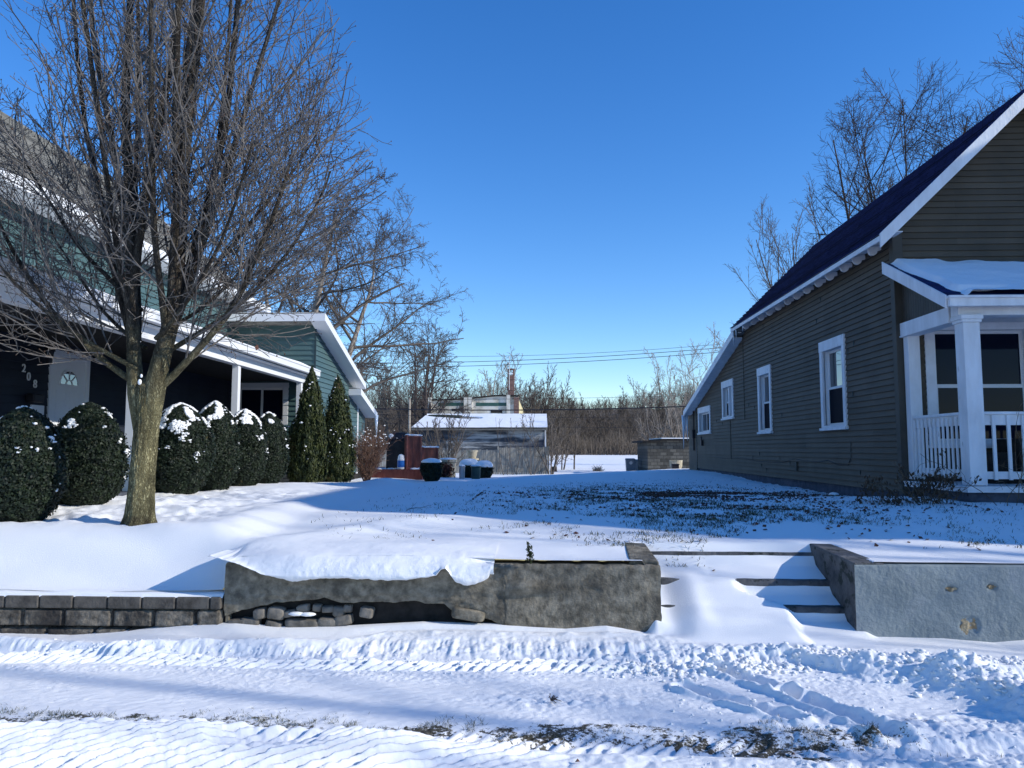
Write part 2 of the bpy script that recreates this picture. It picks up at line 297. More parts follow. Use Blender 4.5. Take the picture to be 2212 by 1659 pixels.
# ------------------------------------------------------------------ mesh helpers
class MB:
    def __init__(s): s.v = []; s.f = []
    def add(s, vs, fs):
        o = len(s.v); s.v.extend([tuple(p) for p in vs]); s.f.extend([tuple(i + o for i in f) for f in fs]); return s
    def box(s, x0, x1, y0, y1, z0, z1):
        x0, x1 = min(x0, x1), max(x0, x1); y0, y1 = min(y0, y1), max(y0, y1); z0, z1 = min(z0, z1), max(z0, z1)
        return s.add([(x0, y0, z0), (x1, y0, z0), (x1, y1, z0), (x0, y1, z0), (x0, y0, z1), (x1, y0, z1), (x1, y1, z1), (x0, y1, z1)],
                     [(0, 3, 2, 1), (4, 5, 6, 7), (0, 1, 5, 4), (1, 2, 6, 5), (2, 3, 7, 6), (3, 0, 4, 7)])
    def hexa(s, p):   # 8 points, bottom ring then top ring
        return s.add(p, [(0, 3, 2, 1), (4, 5, 6, 7), (0, 1, 5, 4), (1, 2, 6, 5), (2, 3, 7, 6), (3, 0, 4, 7)])
    def prism(s, pts, vec):
        n = len(pts); vec = Vector(vec)
        v = [Vector(p) for p in pts] + [Vector(p) + vec for p in pts]
        return s.add(v, [tuple(range(n))[::-1], tuple(range(n, 2 * n))] + [(i, (i + 1) % n, n + (i + 1) % n, n + i) for i in range(n)])
    def lathe(s, c, prof, k=20):   # prof [(r,z)]
        o = []
        for r, z in prof:
            for i in range(k):
                a = 2 * math.pi * i / k; o.append((c[0] + r * math.cos(a), c[1] + r * math.sin(a), c[2] + z))
        fs = []
        for j in range(len(prof) - 1):
            for i in range(k):
                fs.append((j * k + i, j * k + (i + 1) % k, (j + 1) * k + (i + 1) % k, (j + 1) * k + i))
        fs.append(tuple(range(k))[::-1]); fs.append(tuple((len(prof) - 1) * k + i for i in range(k)))
        return s.add(o, fs)
    def tube(s, pts, rad, k=6):
        pts = [Vector(p) for p in pts]; n = len(pts)
        if not hasattr(rad, '__len__'): rad = [rad] * n
        t = (pts[1] - pts[0]).normalized(); a = t.orthogonal().normalized()
        o = []
        for i in range(n):
            if i < n - 1: t2 = (pts[i + 1] - pts[i]).normalized()
            else: t2 = t
            if 0 < i < n - 1: t2 = (t2 + (pts[i] - pts[i - 1]).normalized()).normalized()
            a = (a - t2 * a.dot(t2))
            a = a.normalized() if a.length > 1e-6 else t2.orthogonal().normalized()
            b = t2.cross(a); t = t2
            for j in range(k):
                an = 2 * math.pi * j / k
                o.append(pts[i] + (a * math.cos(an) + b * math.sin(an)) * rad[i])
        fs = []
        for i in range(n - 1):
            for j in range(k):
                fs.append((i * k + j, i * k + (j + 1) % k, (i + 1) * k + (j + 1) % k, (i + 1) * k + j))
        fs.append(tuple(range(k))[::-1]); fs.append(tuple((n - 1) * k + j for j in range(k)))
        return s.add(o, fs)
    def build(s, name, m, parent=None, smooth=False, bevel=0, loc=None):
        me = bpy.data.meshes.new(name)
        v = s.v
        if loc is not None: v = [(p[0] - loc[0], p[1] - loc[1], p[2] - loc[2]) for p in v]
        me.from_pydata(v, [], s.f); me.update()
        me.materials.append(m)
        if smooth: me.polygons.foreach_set('use_smooth', [True] * len(me.polygons))
        ob = bpy.data.objects.new(name, me); COL.objects.link(ob)
        if loc is not None: ob.location = loc
        if parent is not None: ob.parent = parent
        if bevel:
            b = ob.modifiers.new('bevel', 'BEVEL'); b.width = bevel; b.segments = 2; b.limit_method = 'ANGLE'
        return ob
def npmesh(name, V, F, m, parent=None, smooth=False):
    """V (n,3) float, F (m,k) int with constant k"""
    V = np.asarray(V, dtype=np.float32); F = np.asarray(F, dtype=np.int32)
    me = bpy.data.meshes.new(name); k = F.shape[1]
    me.vertices.add(len(V)); me.vertices.foreach_set('co', V.ravel())
    me.loops.add(F.size); me.loops.foreach_set('vertex_index', F.ravel())
    me.polygons.add(len(F)); me.polygons.foreach_set('loop_start', np.arange(len(F), dtype=np.int32) * k)
    try: me.polygons.foreach_set('loop_total', np.full(len(F), k, dtype=np.int32))
    except Exception: pass
    if smooth: me.polygons.foreach_set('use_smooth', np.ones(len(F), dtype=bool))
    me.update(calc_edges=True); me.materials.append(m)
    ob = bpy.data.objects.new(name, me); COL.objects.link(ob)
    if parent is not None: ob.parent = parent
    return ob
def tag(o, label, cat, group=None, kind=None):
    if label: o['label'] = label
    if cat: o['category'] = cat
    if group: o['group'] = group
    if kind: o['kind'] = kind
    return o
def empty(name, loc=(0, 0, 0), label=None, cat=None, group=None, kind=None):
    o = bpy.data.objects.new(name, None); COL.objects.link(o); o.empty_display_size = 0.2
    o.location = (0, 0, 0)
    o['anchor'] = list(loc)
    return tag(o, label, cat, group, kind)
def settle():   # put every thing's empty at the thing's base without moving its parts
    for o in list(COL.objects):
        if o.type == 'EMPTY' and 'anchor' in o and not o.parent:
            a = Vector(o['anchor']); del o['anchor']
            o.location = o.location + a
            for c in o.children: c.location = c.location - a
def grid(name, X, Y, Z, m, smooth=True, attr=None):
    r, c = X.shape
    V = np.stack([X.ravel(), Y.ravel(), Z.ravel()], 1)
    i = np.arange(r * c).reshape(r, c)
    F = np.stack([i[:-1, :-1].ravel(), i[:-1, 1:].ravel(), i[1:, 1:].ravel(), i[1:, :-1].ravel()], 1)
    ob = npmesh(name, V, F, m, smooth=smooth)
    if attr is not None:
        a = ob.data.attributes.new('dirt', 'FLOAT', 'POINT'); a.data.foreach_set('value', attr.ravel().astype(np.float32))
    return ob
def clip(poly, axis, val, keep_greater):
    out = []; n = len(poly)
    for i in range(n):
        a, b = poly[i], poly[(i + 1) % n]
        ia = (a[axis] >= val - 1e-9) if keep_greater else (a[axis] <= val + 1e-9)
        ib = (b[axis] >= val - 1e-9) if keep_greater else (b[axis] <= val + 1e-9)
        if ia: out.append(a)
        if ia != ib:
            t = (val - a[axis]) / (b[axis] - a[axis])
            out.append((a[0] + (b[0] - a[0]) * t, a[1] + (b[1] - a[1]) * t))
    return out
def siding(mb, o, u, n, poly, h=0.1, t=0.012, holes=(), z0=None, jit=0.0):
    """lapped boards on the wall polygon poly [(u,z)], out from the wall along n"""
    o = Vector(o); u = Vector(u); n = Vector(n)
    zmin = min(p[1] for p in poly); zmax = max(p[1] for p in poly)
    if z0 is None: z0 = zmin
    k = 0; z = z0
    rnd = random.Random(5)
    while z < zmax - 1e-4:
        zt = z + h; tt = t + rnd.uniform(-jit, jit)
        cuts = sorted({z, zt} | {q for hh in holes for q in (hh[2], hh[3]) if z < q < zt})
        for a, b in zip(cuts[:-1], cuts[1:]):
            base = clip(clip(poly, 1, a, True), 1, b, False)
            if len(base) < 3: continue
            mid = (a + b) / 2
            hs_ = sorted((hh[0], hh[1]) for hh in holes if hh[2] < mid < hh[3])
            segs = []; cur = -1e9
            for h0, h1 in hs_: segs.append((cur, h0)); cur = h1
            segs.append((cur, 1e9))
            for s0, s1 in segs:
                pl = base
                if s0 > -1e8: pl = clip(pl, 0, s0, True)
                if s1 < 1e8 and len(pl) >= 3: pl = clip(pl, 0, s1, False)
                if len(pl) < 3: continue
                pts = [o + u * p[0] + Vector((0, 0, p[1])) + n * (tt * (1 - (p[1] - z) / h) + 0.001) for p in pl]
                mb.add(pts, [tuple(range(len(pts)))])
                if abs(a - z) < 1e-6:
                    bot = [p for p in pl if abs(p[1] - z) < 1e-6]
                    if len(bot) >= 2:
                        ua = min(q[0] for q in bot); ub = max(q[0] for q in bot)
                        B = Vector((0, 0, z))
                        mb.add([o + u * ua + B, o + u * ub + B, o + u * ub + B + n * (tt + .001), o + u * ua + B + n * (tt + .001)], [(0, 1, 2, 3)])
        z = zt; k += 1

_ICO = {}
def ico(sub=1):
    if sub in _ICO: return _ICO[sub]
    import bmesh
    b = bmesh.new(); bmesh.ops.create_icosphere(b, subdivisions=sub, radius=1.0)
    V = np.array([v.co[:] for v in b.verts]); F = np.array([[v.index for v in f.verts] for f in b.faces]); b.free()
    _ICO[sub] = (V, F); return _ICO[sub]
def blobs(centers, radii, flat=0.6, sub=1, jitter=0.25, seed=0):
    rs = np.random.RandomState(seed); V, F = ico(sub); n = len(centers)
    C = np.asarray(centers)[:, None, :]; Rr = np.asarray(radii)
    if Rr.ndim == 1: Rr = np.stack([Rr, Rr, Rr * flat], 1)
    P = V[None] * (1 + rs.uniform(-jitter, jitter, (n, len(V), 1))) * Rr[:, None, :] + C
    Fs = F[None] + (np.arange(n) * len(V))[:, None, None]
    return P.reshape(-1, 3), Fs.reshape(-1, 3)

# ------------------------------------------------------------------ trees
def seg_mesh(P0, P1, R0, R1, k=3):
    P0 = np.asarray(P0, float); P1 = np.asarray(P1, float); D = P1 - P0
    L = np.linalg.norm(D, axis=1, keepdims=True) + 1e-9; D = D / L
    P1 = P1 + D * np.asarray(R1)[:, None] * 0.5
    up = np.where(np.abs(D[:, 2:3]) < 0.9, np.array([[0, 0, 1.0]]), np.array([[1.0, 0, 0]]))
    A = np.cross(D, up); A /= np.linalg.norm(A, axis=1, keepdims=True) + 1e-9; B = np.cross(D, A)
    n = len(P0); V = np.zeros((n, 2 * k, 3))
    for j in range(k):
        a = 2 * math.pi * j / k; o = A * math.cos(a) + B * math.sin(a)
        V[:, j] = P0 + o * np.asarray(R0)[:, None]; V[:, k + j] = P1 + o * np.asarray(R1)[:, None]
    b = (np.arange(n) * 2 * k)[:, None]
    F = np.concatenate([b + np.array([[j, (j + 1) % k, k + (j + 1) % k, k + j]]) for j in range(k)])
    return V.reshape(-1, 3), F

class Tree:
    def __init__(s, seed, spec, env=None):
        s.r = random.Random(seed); s.sp = spec; s.env = env; s.poly = {}; s.seg = {}; s.tips = []
    def branch(s, p, d, L, r, lvl, cont=False):
        sp = s.sp[lvl]; rr = s.r; n = sp['n']; st = L / n
        p = list(p); d = list(d); pts = [tuple(p)]; rad = [r]
        rend = max(r * sp.get('end', 0.3), sp.get('rmin', 0.002))
        last = lvl + 1 >= len(s.sp)
        up = sp.get('up', 0.1); wob = sp.get('wob', 0.15)
        for i in range(n):
            d = [d[0] + rr.gauss(0, wob), d[1] + rr.gauss(0, wob), d[2] + rr.gauss(0, wob) + up]
            l = math.sqrt(d[0] ** 2 + d[1] ** 2 + d[2] ** 2); d = [c / l for c in d]
            q = [p[0] + d[0] * st, p[1] + d[1] * st, p[2] + d[2] * st]
            if s.env and not s.env(q): break
            r0 = r + (rend - r) * i / n; r1 = r + (rend - r) * (i + 1) / n
            pts.append(tuple(q)); rad.append(r1)
            if not last and (i + 1) / n >= sp.get('t0', 0.2):
                c = sp['kids'] / n; k = int(c) + (1 if rr.random() < c - int(c) else 0)
                t = (i + 1) / n
                for _ in range(k):
                    f = rr.random(); o = [p[j] + (q[j] - p[j]) * f for j in range(3)]
                    ang = R(rr.uniform(*sp['ang'])); az = rr.uniform(0, 2 * math.pi)
                    a = (d[1], -d[0], 0) if abs(d[2]) < .95 else (1, 0, 0)
                    la = math.sqrt(a[0] ** 2 + a[1] ** 2 + a[2] ** 2) + 1e-9; a = [c_ / la for c_ in a]
                    b = [d[1] * a[2] - d[2] * a[1], d[2] * a[0] - d[0] * a[2], d[0] * a[1] - d[1] * a[0]]
                    ca, sa = math.cos(ang), math.sin(ang); cz, sz = math.cos(az), math.sin(az)
                    nd = [d[j] * ca + (a[j] * cz + b[j] * sz) * sa for j in range(3)]
                    nl = sp['len'] if sp.get('abs') else L * sp['len']
                    nl *= rr.uniform(0.6, 1.15) * (1 - sp.get('fall', 0.45) * t)
                    nr = max(min(r1 * 0.8, r1 * sp['rr'] * rr.uniform(.8, 1.2)), s.sp[lvl + 1].get('rmin', 0.002))
                    s.branch(o, nd, nl, nr, lvl + 1)
            p = q
        if 1 < len(pts) < n + 1: rad = [r + (rend - r) * i / (len(pts) - 1) for i in range(len(pts))]
        if len(pts) > 1:
            if sp.get('tube'): s.poly.setdefault(lvl, []).append((pts, rad))
            else:
                S = s.seg.setdefault(lvl, [])
                for i in range(len(pts) - 1): S.append((pts[i], pts[i + 1], rad[i], rad[i + 1]))
            if last: s.tips.append(pts[-1])
    def arrays(s, lv):
        V = []; F = []; o = 0
        for l in lv:
            if l in s.seg:
                S = s.seg[l]; k = s.sp[l].get('k', 3)
                v, f = seg_mesh([a[0] for a in S], [a[1] for a in S], [a[2] for a in S], [a[3] for a in S], k)
                V.append(v); F.append(f + o); o += len(v)
            if l in s.poly:
                mb = MB()
                for pts, rad in s.poly[l]: mb.tube(pts, rad, s.sp[l].get('k', 7))
                fs = [f for f in mb.f if len(f) == 4]
                V.append(np.array(mb.v)); F.append(np.array(fs) + o); o += len(mb.v)
        if not V: return None
        return np.concatenate(V), np.concatenate(F)
    def build(s, root, trunk_levels, twig_levels, mt, mw, names=('trunk', 'branches')):
        a = s.arrays(trunk_levels)
        if a: npmesh(names[0], a[0], a[1], mt, root, smooth=True)
        a = s.arrays(twig_levels)
        if a: npmesh(names[1], a[0], a[1], mw, root)

def leaf_quads(C, N, size, rs, elong=1.6, up=0.0):
    """small leaf faces at C facing roughly N"""
    n = len(C); N = N + rs.normal(0, 0.55, (n, 3)); N /= np.linalg.norm(N, axis=1, keepdims=True) + 1e-9
    T = rs.normal(0, 1, (n, 3)); T[:, 2] += up * 3
    T = T - N * np.sum(T * N, 1, keepdims=True); T /= np.linalg.norm(T, axis=1, keepdims=True) + 1e-9
    B = np.cross(N, T); s = size * rs.uniform(0.6, 1.3, (n, 1))
    V = np.stack([C - T * s * elong, C + B * s, C + T * s * elong, C - B * s], 1).reshape(-1, 3)
    F = np.arange(n * 4).reshape(n, 4); return V, F

# ================================================================== GROUND
def interp(tab, x):
    a = np.array(tab); return np.interp(x, a[:, 0], a[:, 1])
def worldtab(pairs, z):       # image measurements -> (X, Y) pairs on a level
    return sorted((tuple(atZ(a, b, z)[:2]) for a, b in pairs))
LIP = worldtab([(-300, 1375), (0, 1372), (133, 1379), (267, 1388), (400, 1382), (533, 1380), (733, 1377), (870, 1360), (1003, 1350), (1137, 1352), (1237, 1362), (1337, 1343), (1387, 1370), (1474, 1379), (1641, 1385), (1741, 1405), (1808, 1419), (1880, 1424), (2212, 1440), (2600, 1445)], 0.10)
TOE = worldtab([(-300, 1412), (0, 1410), (300, 1418), (737, 1432), (1100, 1437), (1300, 1444), (1474, 1450), (1641, 1440), (1741, 1435), (1880, 1440), (2212, 1455), (2600, 1460)], 0.0)
STR = [(6.15, 0), (6.5, .08), (6.79, .15), (6.825, .222), (7.07, .325), (7.105, .405), (7.37, .525), (7.41, .60), (7.6, .66)]
STL = [(6.15, 0), (6.5, .155), (6.8, .275), (7.1, .435), (7.36, .53), (7.41, .60), (7.6, .66)]
WALLB = [(-9, .03), (-4.7, .03), (-4.0, .02), (-3.6, .05), (-3.0, .11), (-2.6, .12), (-2.2, .09), (-1.7, .10), (-1.0, .14), (-.4, .13), (.2, .10), (.55, .13), (.85, .08), (1.0, .05), (1.5, .19), (2.0, .17), (2.4, .10), (2.7, .06), (3.3, .05), (3.7, .02), (4.3, .07), (9, .05)]
T1 = worldtab([(-300, 1418), (0, 1421), (250, 1424), (737, 1440), (1250, 1442), (1600, 1448), (2600, 1470)], 0.0)
T2 = worldtab([(-300, 1560), (0, 1568), (400, 1574), (737, 1590), (1100, 1596), (1400, 1600), (2600, 1640)], 0.0)
RAMP0, RAMP1 = 6.15, 7.42
def low(x, y):
    lip = np.minimum(interp(LIP, x), 6.44); toe = np.minimum(interp(TOE, x), lip - .12)
    z = 0.012 * fbm(x * .5, y * 1.2, 3, 3)
    # trodden surface: fine wind and plough texture
    z = z + 0.006 * fbm(x * 3.2, y * 9, 4, 11) + 0.004 * fbm((x + y * .8) * 14, (y - x * .25) * 30, 3, 5)
    # bank pushed up along the wall
    hb = 0.085 + 0.02 * fbm(x * 1.3, y * 0 + 2, 2, 8)
    f = ss(y, toe - .02, lip)
    lump = fbm(x * 9, y * 9, 4, 21)
    flute = fbm(x * 26, y * 5, 3, 31)
    face = f * (1 - f) * 4
    z = z + hb * f + face * (0.028 * lump + 0.020 * flute) + 0.018 * np.exp(-((y - lip) / .05) ** 2) * (.6 + lump)
    wb = interp(WALLB, x)
    g = ss(y, lip - .02, 6.62)
    z = z * (1 - .85 * g * ss(y, lip, lip + .1)) + (wb - hb * .15) * g * ss(y, lip - .05, 6.6)
    # first tyre track
    t = interp(T1, x)
    on = ss(-x, -.9, -.3) * (.8 + .2 * ss(fbm(x * .9, x * 0, 2, 33), -.3, .1))
    d = (y - t)
    band = np.exp(-(d / .10) ** 4)
    ph = (x - d * 1.2) / .093
    lug = np.abs((ph % 1) - .5) * 2
    lug = ss(lug, .35, .8)
    z = z - band * on * (.018 - .075 * lug * (1 - .5 * np.exp(-(d / .025) ** 2)) * (.75 + .5 * fbm(x * 11, y * 11, 2, 77)))
    # crumbs below it
    cr = np.exp(-((d + .2) / .13) ** 2)
    z = z + cr * 0.014 * np.abs(fbm(x * 22, y * 22, 3, 41))
    # second track
    t = interp(T2, x); d = y - t
    band = np.exp(-(d / .13) ** 4); on2 = ss(-x, -1.6, -.7)
    ph = (x - d * .95 + .025 * fbm(x * 3, y * 3, 2, 79)) / .100
    lug = ss(np.abs((ph % 1) - .5) * 2, .30, .75)
    z = z - band * .034 + band * on2 * .040 * lug * ss(d, -.13, .03) * (.7 + .7 * fbm(x * 9, y * 9, 2, 78))
    z = z - .03 * np.exp(-((d - .05) / .16) ** 2)
    z = z - .050 * np.exp(-((d + .105) / .055) ** 2) * (.55 + .6 * vn(x * 1.3, x * 0, 44))
    # grooved bank nearest the camera on the left
    cl = t - .17
    dd = cl - y
    mask = ss(-x, -.3, .9)
    ridge = ss(dd, -.02, .05) * (1 - ss(dd, .16, .75))
    ph = ((x + dd * 1.35 + .035 * fbm(x * 1.7, y * 2.5, 3, 66) + .010 * fbm(x * 12, y * 12, 2, 67)) / .108) % 1; gr = ss(ph, .0, .16) * (1 - ss(ph, .30, .95))
    z = z + mask * ridge * (.085 + .03 * fbm(x * 3.5, y * 2, 3, 61)) + mask * ss(dd, .03, .1) * (1 - ss(dd, .5, .9)) * (.085 * gr - .024) * (.15 + 1.2 * ss(vn(x * 2.1, y * 5, 13), .15, .7)) + mask * ss(dd, .0, .08) * (.014 * np.abs(fbm(x * 22, y * 18, 4, 68)) + .05 * np.maximum(fbm(x * 3.1, y * 5, 3, 69) - .1, 0))
    z = z + ss(dd, 0, .1) * (.012 * np.abs(fbm(x * 12, y * 12, 4, 14)) + .025 * np.abs(fbm(x * 5, y * 5, 3, 15)))
    # churned area in front of the steps
    c = np.exp(-((x - 1.0) / .75) ** 2 - ((y - 5.86) / .22) ** 2) + .8 * np.exp(-((x - 1.7) / .6) ** 2 - ((y - 6.15) / .14) ** 2)
    lum = np.abs(fbm(x * 10, y * 10, 4, 51)) ; c = np.minimum(c, 1.2)
    z = z + c * (.085 * lum - .01)
    # wheel ruts swinging to the right
    for (x0, y0, x1, y1, wd) in ((1.25, 5.8, 1.61, 5.26, .05), (1.61, 5.26, 1.98, 4.5, .055), (.95, 5.35, 1.5, 4.75, .045)):
        tt = np.clip(((x - x0) * (x1 - x0) + (y - y0) * (y1 - y0)) / ((x1 - x0) ** 2 + (y1 - y0) ** 2), 0, 1)
        ds = np.hypot(x - (x0 + tt * (x1 - x0)), y - (y0 + tt * (y1 - y0)))
        z = z - .035 * np.exp(-(ds / wd) ** 2) + .03 * np.exp(-((ds - wd * 1.9) / (wd * .6)) ** 2) * (.6 + vn(x * 14, y * 14, 4))
    # shovelled pile on the right
    for (x0, y0, x1, y1, wd, hh) in ((2.36, 5.66, 2.85, 5.42, .18, .09), (2.85, 5.42, 3.25, 4.75, .24, .12), (3.1, 4.75, 3.7, 4.2, .26, .11)):
        tt = np.clip(((x - x0) * (x1 - x0) + (y - y0) * (y1 - y0)) / ((x1 - x0) ** 2 + (y1 - y0) ** 2), 0, 1)
        ds = np.hypot(x - (x0 + tt * (x1 - x0)), y - (y0 + tt * (y1 - y0)))
        k = np.exp(-(ds / wd) ** 2)
        z = z + k * hh * (1 + .35 * fbm(x * 7, y * 7, 4, 71)) + k * .035 * np.maximum(fbm(x * 16, y * 16, 3, 72), 0)
    # rough lower right corner
    c = ss(x, .9, 1.6) * (1 - ss(y, 4.6, 5.1))
    z = z + c * (.05 * np.abs(fbm(x * 6, y * 6, 4, 81)) + .018 * np.abs(fbm(x * 17, y * 17, 3, 82)))
    c = np.exp(-((x - .05) / .5) ** 2 - ((y - 5.05) / .15) ** 2)
    z = z + c * .05 * np.abs(fbm(x * 9, y * 9, 4, 91))
    c = ss(x, 2.2, 3.2) * (1 - ss(y, 4.9, 5.6))
    z = z + c * .03 * fbm(x * 4, y * 4, 4, 83)
    # drifted snow over the steps
    z = z + .0045 * ss(fbm(x * 1.5, y * 4, 2, 98), -.3, .4) * fbm(x * 42, y * 42, 3, 99) * (1 - ss(y, 6.1, 6.4))
    wr = ss(x, .86, .97) * (1 - ss(x, 2.66, 2.78)); ws = ss(x, .92, 1.3) * (1 - ss(x, 2.35, 2.75))
    k = ss(y, 6.45, 6.6); wgt = wr * k + ws * (1 - k)
    sv = stairs(x, y); z = z + wgt * ss(y, 6.15, 6.35) * (sv - z)
    return z
def stairs(x, y):
    zl_ = interp(STL, y); zr_ = interp(STR, y)
    x0 = np.interp(y, [6.7, 6.82, 7.0, 7.12, 7.2], [2.1, 2.1, 1.75, 1.75, 1.5]) + .12 * fbm(y * 3, y * 0, 2, 6)
    st = ss(x, x0, x0 + .14)
    z = zl_ * (1 - st) + zr_ * st
    hol = np.exp(-((x - 1.10) / .12) ** 2) * ss(y, 6.25, 6.6)                    # wind hollow beside the left cheek wall
    z = z - .05 * hol * (1 - ss(y, 7.1, 7.4)) + .02 * np.exp(-((x - 1.34) / .09) ** 2) * ss(y, 6.3, 6.7) * (1 - ss(y, 7.0, 7.3))
    return z + .006 * fbm(x * 3, y * 3, 3, 4)
def yard(x, y):
    f = ss(y, 6.6, 9.0)
    zc = .625 + .185 * f
    zl = .345 + .52 * ss(y, 6.60, 7.50) + .04 * ss(y, 7.5, 10) - .10 * ss(y, 10, 20)
    left = ss(-x, 2.62, 2.74 + .5 * ss(y, 6.75, 7.5))
    z = zc * (1 - left) + zl * left
    z = z + .07 * ss(-x, 3.4, 5.0) * ss(y, 7.5, 9)
    z = z + .05 * ss(x, 3.0, 5.0) * ss(y, 7.2, 9.5) * (1 - ss(y, 11.5, 13))
    # drifted swell left of centre
    z = z + .07 * np.exp(-((x + 1.6) / 1.2) ** 4 - ((y - 7.0) / .5) ** 2) + .05 * np.exp(-((x + 2.7 - (y - 7) * .9) / .35) ** 2) * ss(y, 6.8, 7.2) * (1 - ss(y, 8.2, 9.2))
    # land falls away behind the houses, then climbs to the wood
    z = z - (.26 * ss(-x, -4.8, 2.5) * ss(y, 14, 24) - .03) * (1 - ss(y, 40, 52)) +  .02 * ss(y, 20, 27) - .85 * ss(y, 24, 53) + .85 * ss(y, 62, 118)
    z = z + .10 * ss(x, 3.5, 6) * ss(y, 27, 32) * (1 - ss(y, 38, 46))
    z = z + .030 * fbm(x * .35, y * .35, 3, 2) * ss(y, 7, 9) + .010 * fbm(x * 1.5, y * 1.5, 3, 6) + .012 * fbm(x * 5, y * 5, 3, 7) * ss(y, 9, 12)
    z = z - .09 * ss(x, 4.7, 5.6) * ss(y, 11.9, 12.6) * (1 - ss(y, 19, 26))
    # trodden snow by the bushes on the left and tree well
    c = ss(-x, 3.0, 3.9) * ss(y, 7.2, 7.9) * (1 - ss(y, 11.5, 13.0))
    z = z + c * (.06 * fbm(x * 3.2, y * 3.2, 4, 16) + .025 * fbm(x * 9, y * 9, 3, 17) - .03)
    d = np.hypot(x + 3.99, y - 7.6)
    z = z - .03 * np.exp(-(d / .22) ** 2)
    # ruffled snow next to the brown house
    c = ss(x, 4.3, 5.2) * ss(y, 12, 14) * (1 - ss(y, 29, 31))
    z = z + c * .03 * fbm(x * 4, y * 4, 3, 18)
    z = z + .16 * np.exp(-((x + 3.55) / .5) ** 2 - ((y - 17.6) / .7) ** 2)
    # stair recess
    rec = ss(x, .86, .97) * (1 - ss(x, 2.66, 2.78)) * (1 - ss(y, 7.44, 7.50))
    z = z * (1 - rec) + np.minimum(stairs(x, y), z - .05) * rec
    return z

xs = np.concatenate([-400 + np.arange(0, 340, 20), -60 + np.arange(0, 54, 1.5), np.arange(-6, -4.9, .05), np.arange(-4.9, 4.55, .0088), np.arange(4.55, 6, .05), np.arange(6, 60, 1.5), np.arange(60, 400, 20)])
ys = np.concatenate([np.arange(-400, -30, 20), np.arange(-30, 2.5, 1.2), np.arange(2.5, 3.7, .04), np.arange(3.7, 6.653, .0072)])
X, Y = np.meshgrid(xs, ys)
Z = low(X, Y)
t2 = interp(T2, X); d = Y - t2
dirt = .60 * np.exp(-((d - .15) / .11) ** 2) * (.74 + .26 * ss(fbm(X * 2.2, Y * 6, 4, 100), -.25, .35)) * (1 - ss(X, 1.6, 2.6)) + .34 * np.exp(-((d - .02) / .15) ** 2) * ss(X, -1.1, -.1) * (1 - ss(X, 1.1, 1.5))
dirt += .55 * np.exp(-((X - 1.42) / .22) ** 2 - ((Y - 4.13) / .13) ** 2) + .40 * np.exp(-((X - 2.2) / .5) ** 2 - ((Y - 4.75) / .08) ** 2)
dirt += .27 * np.exp(-(d / .42) ** 2) * (fbm(X * 3, Y * 5, 3, 130) > .0)
dirt = np.minimum(dirt, .545 + .06 * fbm(X * 2, Y * 4, 2, 140))
dirt = np.where(np.abs(X) > 6, 0, dirt * (.86 + .35 * fbm(X * 9, Y * 14, 3, 120)))
g = grid('street_snow', X, Y, Z, M['snow_dirt'], attr=dirt)
tag(g, 'rutted street snow with tyre tracks in front of the low walls', 'snowy street', kind='structure')

u = np.linspace(-1, 1, 900)
yy = [6.64]
while yy[-1] < 420: yy.append(yy[-1] + max(.017, .0050 * yy[-1]) * (1 if yy[-1] < 140 else 4))
yy = np.array(yy)
U, Y = np.meshgrid(u, yy)
X = np.sign(U) * np.abs(U) ** 1.15 * (Y * 1.15 + 1.5)
Z = yard(X, Y)
dirt = .47 * np.exp(-((X - 1.9) / 2.6) ** 2 - ((Y - 12.3) / 1.9) ** 2) + .36 * np.exp(-((X - 2.1) / 2.0) ** 2 - ((Y - 9.2) / 1.2) ** 2) + .24 * np.exp(-((X - 4.4) / .8) ** 2 - ((Y - 13.0) / 1.0) ** 2)
dirt += .30 * np.exp(-((X - 4.6) / .7) ** 2 - ((Y - 24) / 3) ** 2)
dirt *= .62 + .7 * fbm(X * 1.1, Y * 1.1, 3, 200)
g = grid('yard_snow', X, Y, Z, M['snow_dirt'], attr=dirt)
tag(g, 'snow covered yard rising between the two houses', 'snowy yard', kind='structure')

def zg(x, y): return float(yard(np.array([float(x)]), np.array([float(y)]))[0])
def zl(x, y): return float(low(np.array([float(x)]), np.array([float(y)]))[0])

# wooded hill far behind
hx, hy = np.meshgrid(np.linspace(-230, 230, 200), np.linspace(116, 230, 60))
hz = .6 + 7.4 * ss(hy, 118, 150) + 4.5 * ss(hy, 150, 220) + 1.2 * fbm(hx * .05, hy * .05, 4, 5) * ss(hy, 118, 135)
hz = hz - .5 * (hy < 117)
tag(grid('hill', hx, hy, hz, M['hill']), 'brown leaf covered rise behind the bare wood', 'hill', kind='structure')

# ------------------------------------------------------------------ snow drift hanging over the broken wall
lipt = [(atY(a, b, 6.5).x, atY(a, b, 6.5).z) for a, b in ((452, 1203), (478, 1210), (500, 1214), (530, 1225), (565, 1240), (600, 1251), (640, 1258), (690, 1250), (750, 1251), (800, 1253), (870, 1255), (915, 1249), (942, 1244), (953, 1232), (962, 1229), (970, 1236), (983, 1258), (1000, 1266), (1025, 1265), (1045, 1258), (1054, 1252), (1058, 1244))]
xsn = np.linspace(lipt[0][0] - .02, lipt[-1][0] + .03, 560)
lz = np.interp(xsn, [a[0] for a in lipt], [a[1] for a in lipt]) + .009 * fbm(xsn * 18, xsn * 0 + 1, 4, 5)
endf = np.minimum(ss(xsn, xsn[0], xsn[0] + .22), 1 - ss(xsn, xsn[-1] - .32, xsn[-1]))
rows = []
prof = [(8.0, -1), (7.6, -2), (7.25, -3), (7.0, -4), (6.86, .715), (6.75, .705), (6.66, .69), (6.59, .665), (6.535, .63), (6.50, .59), (6.485, .555)]
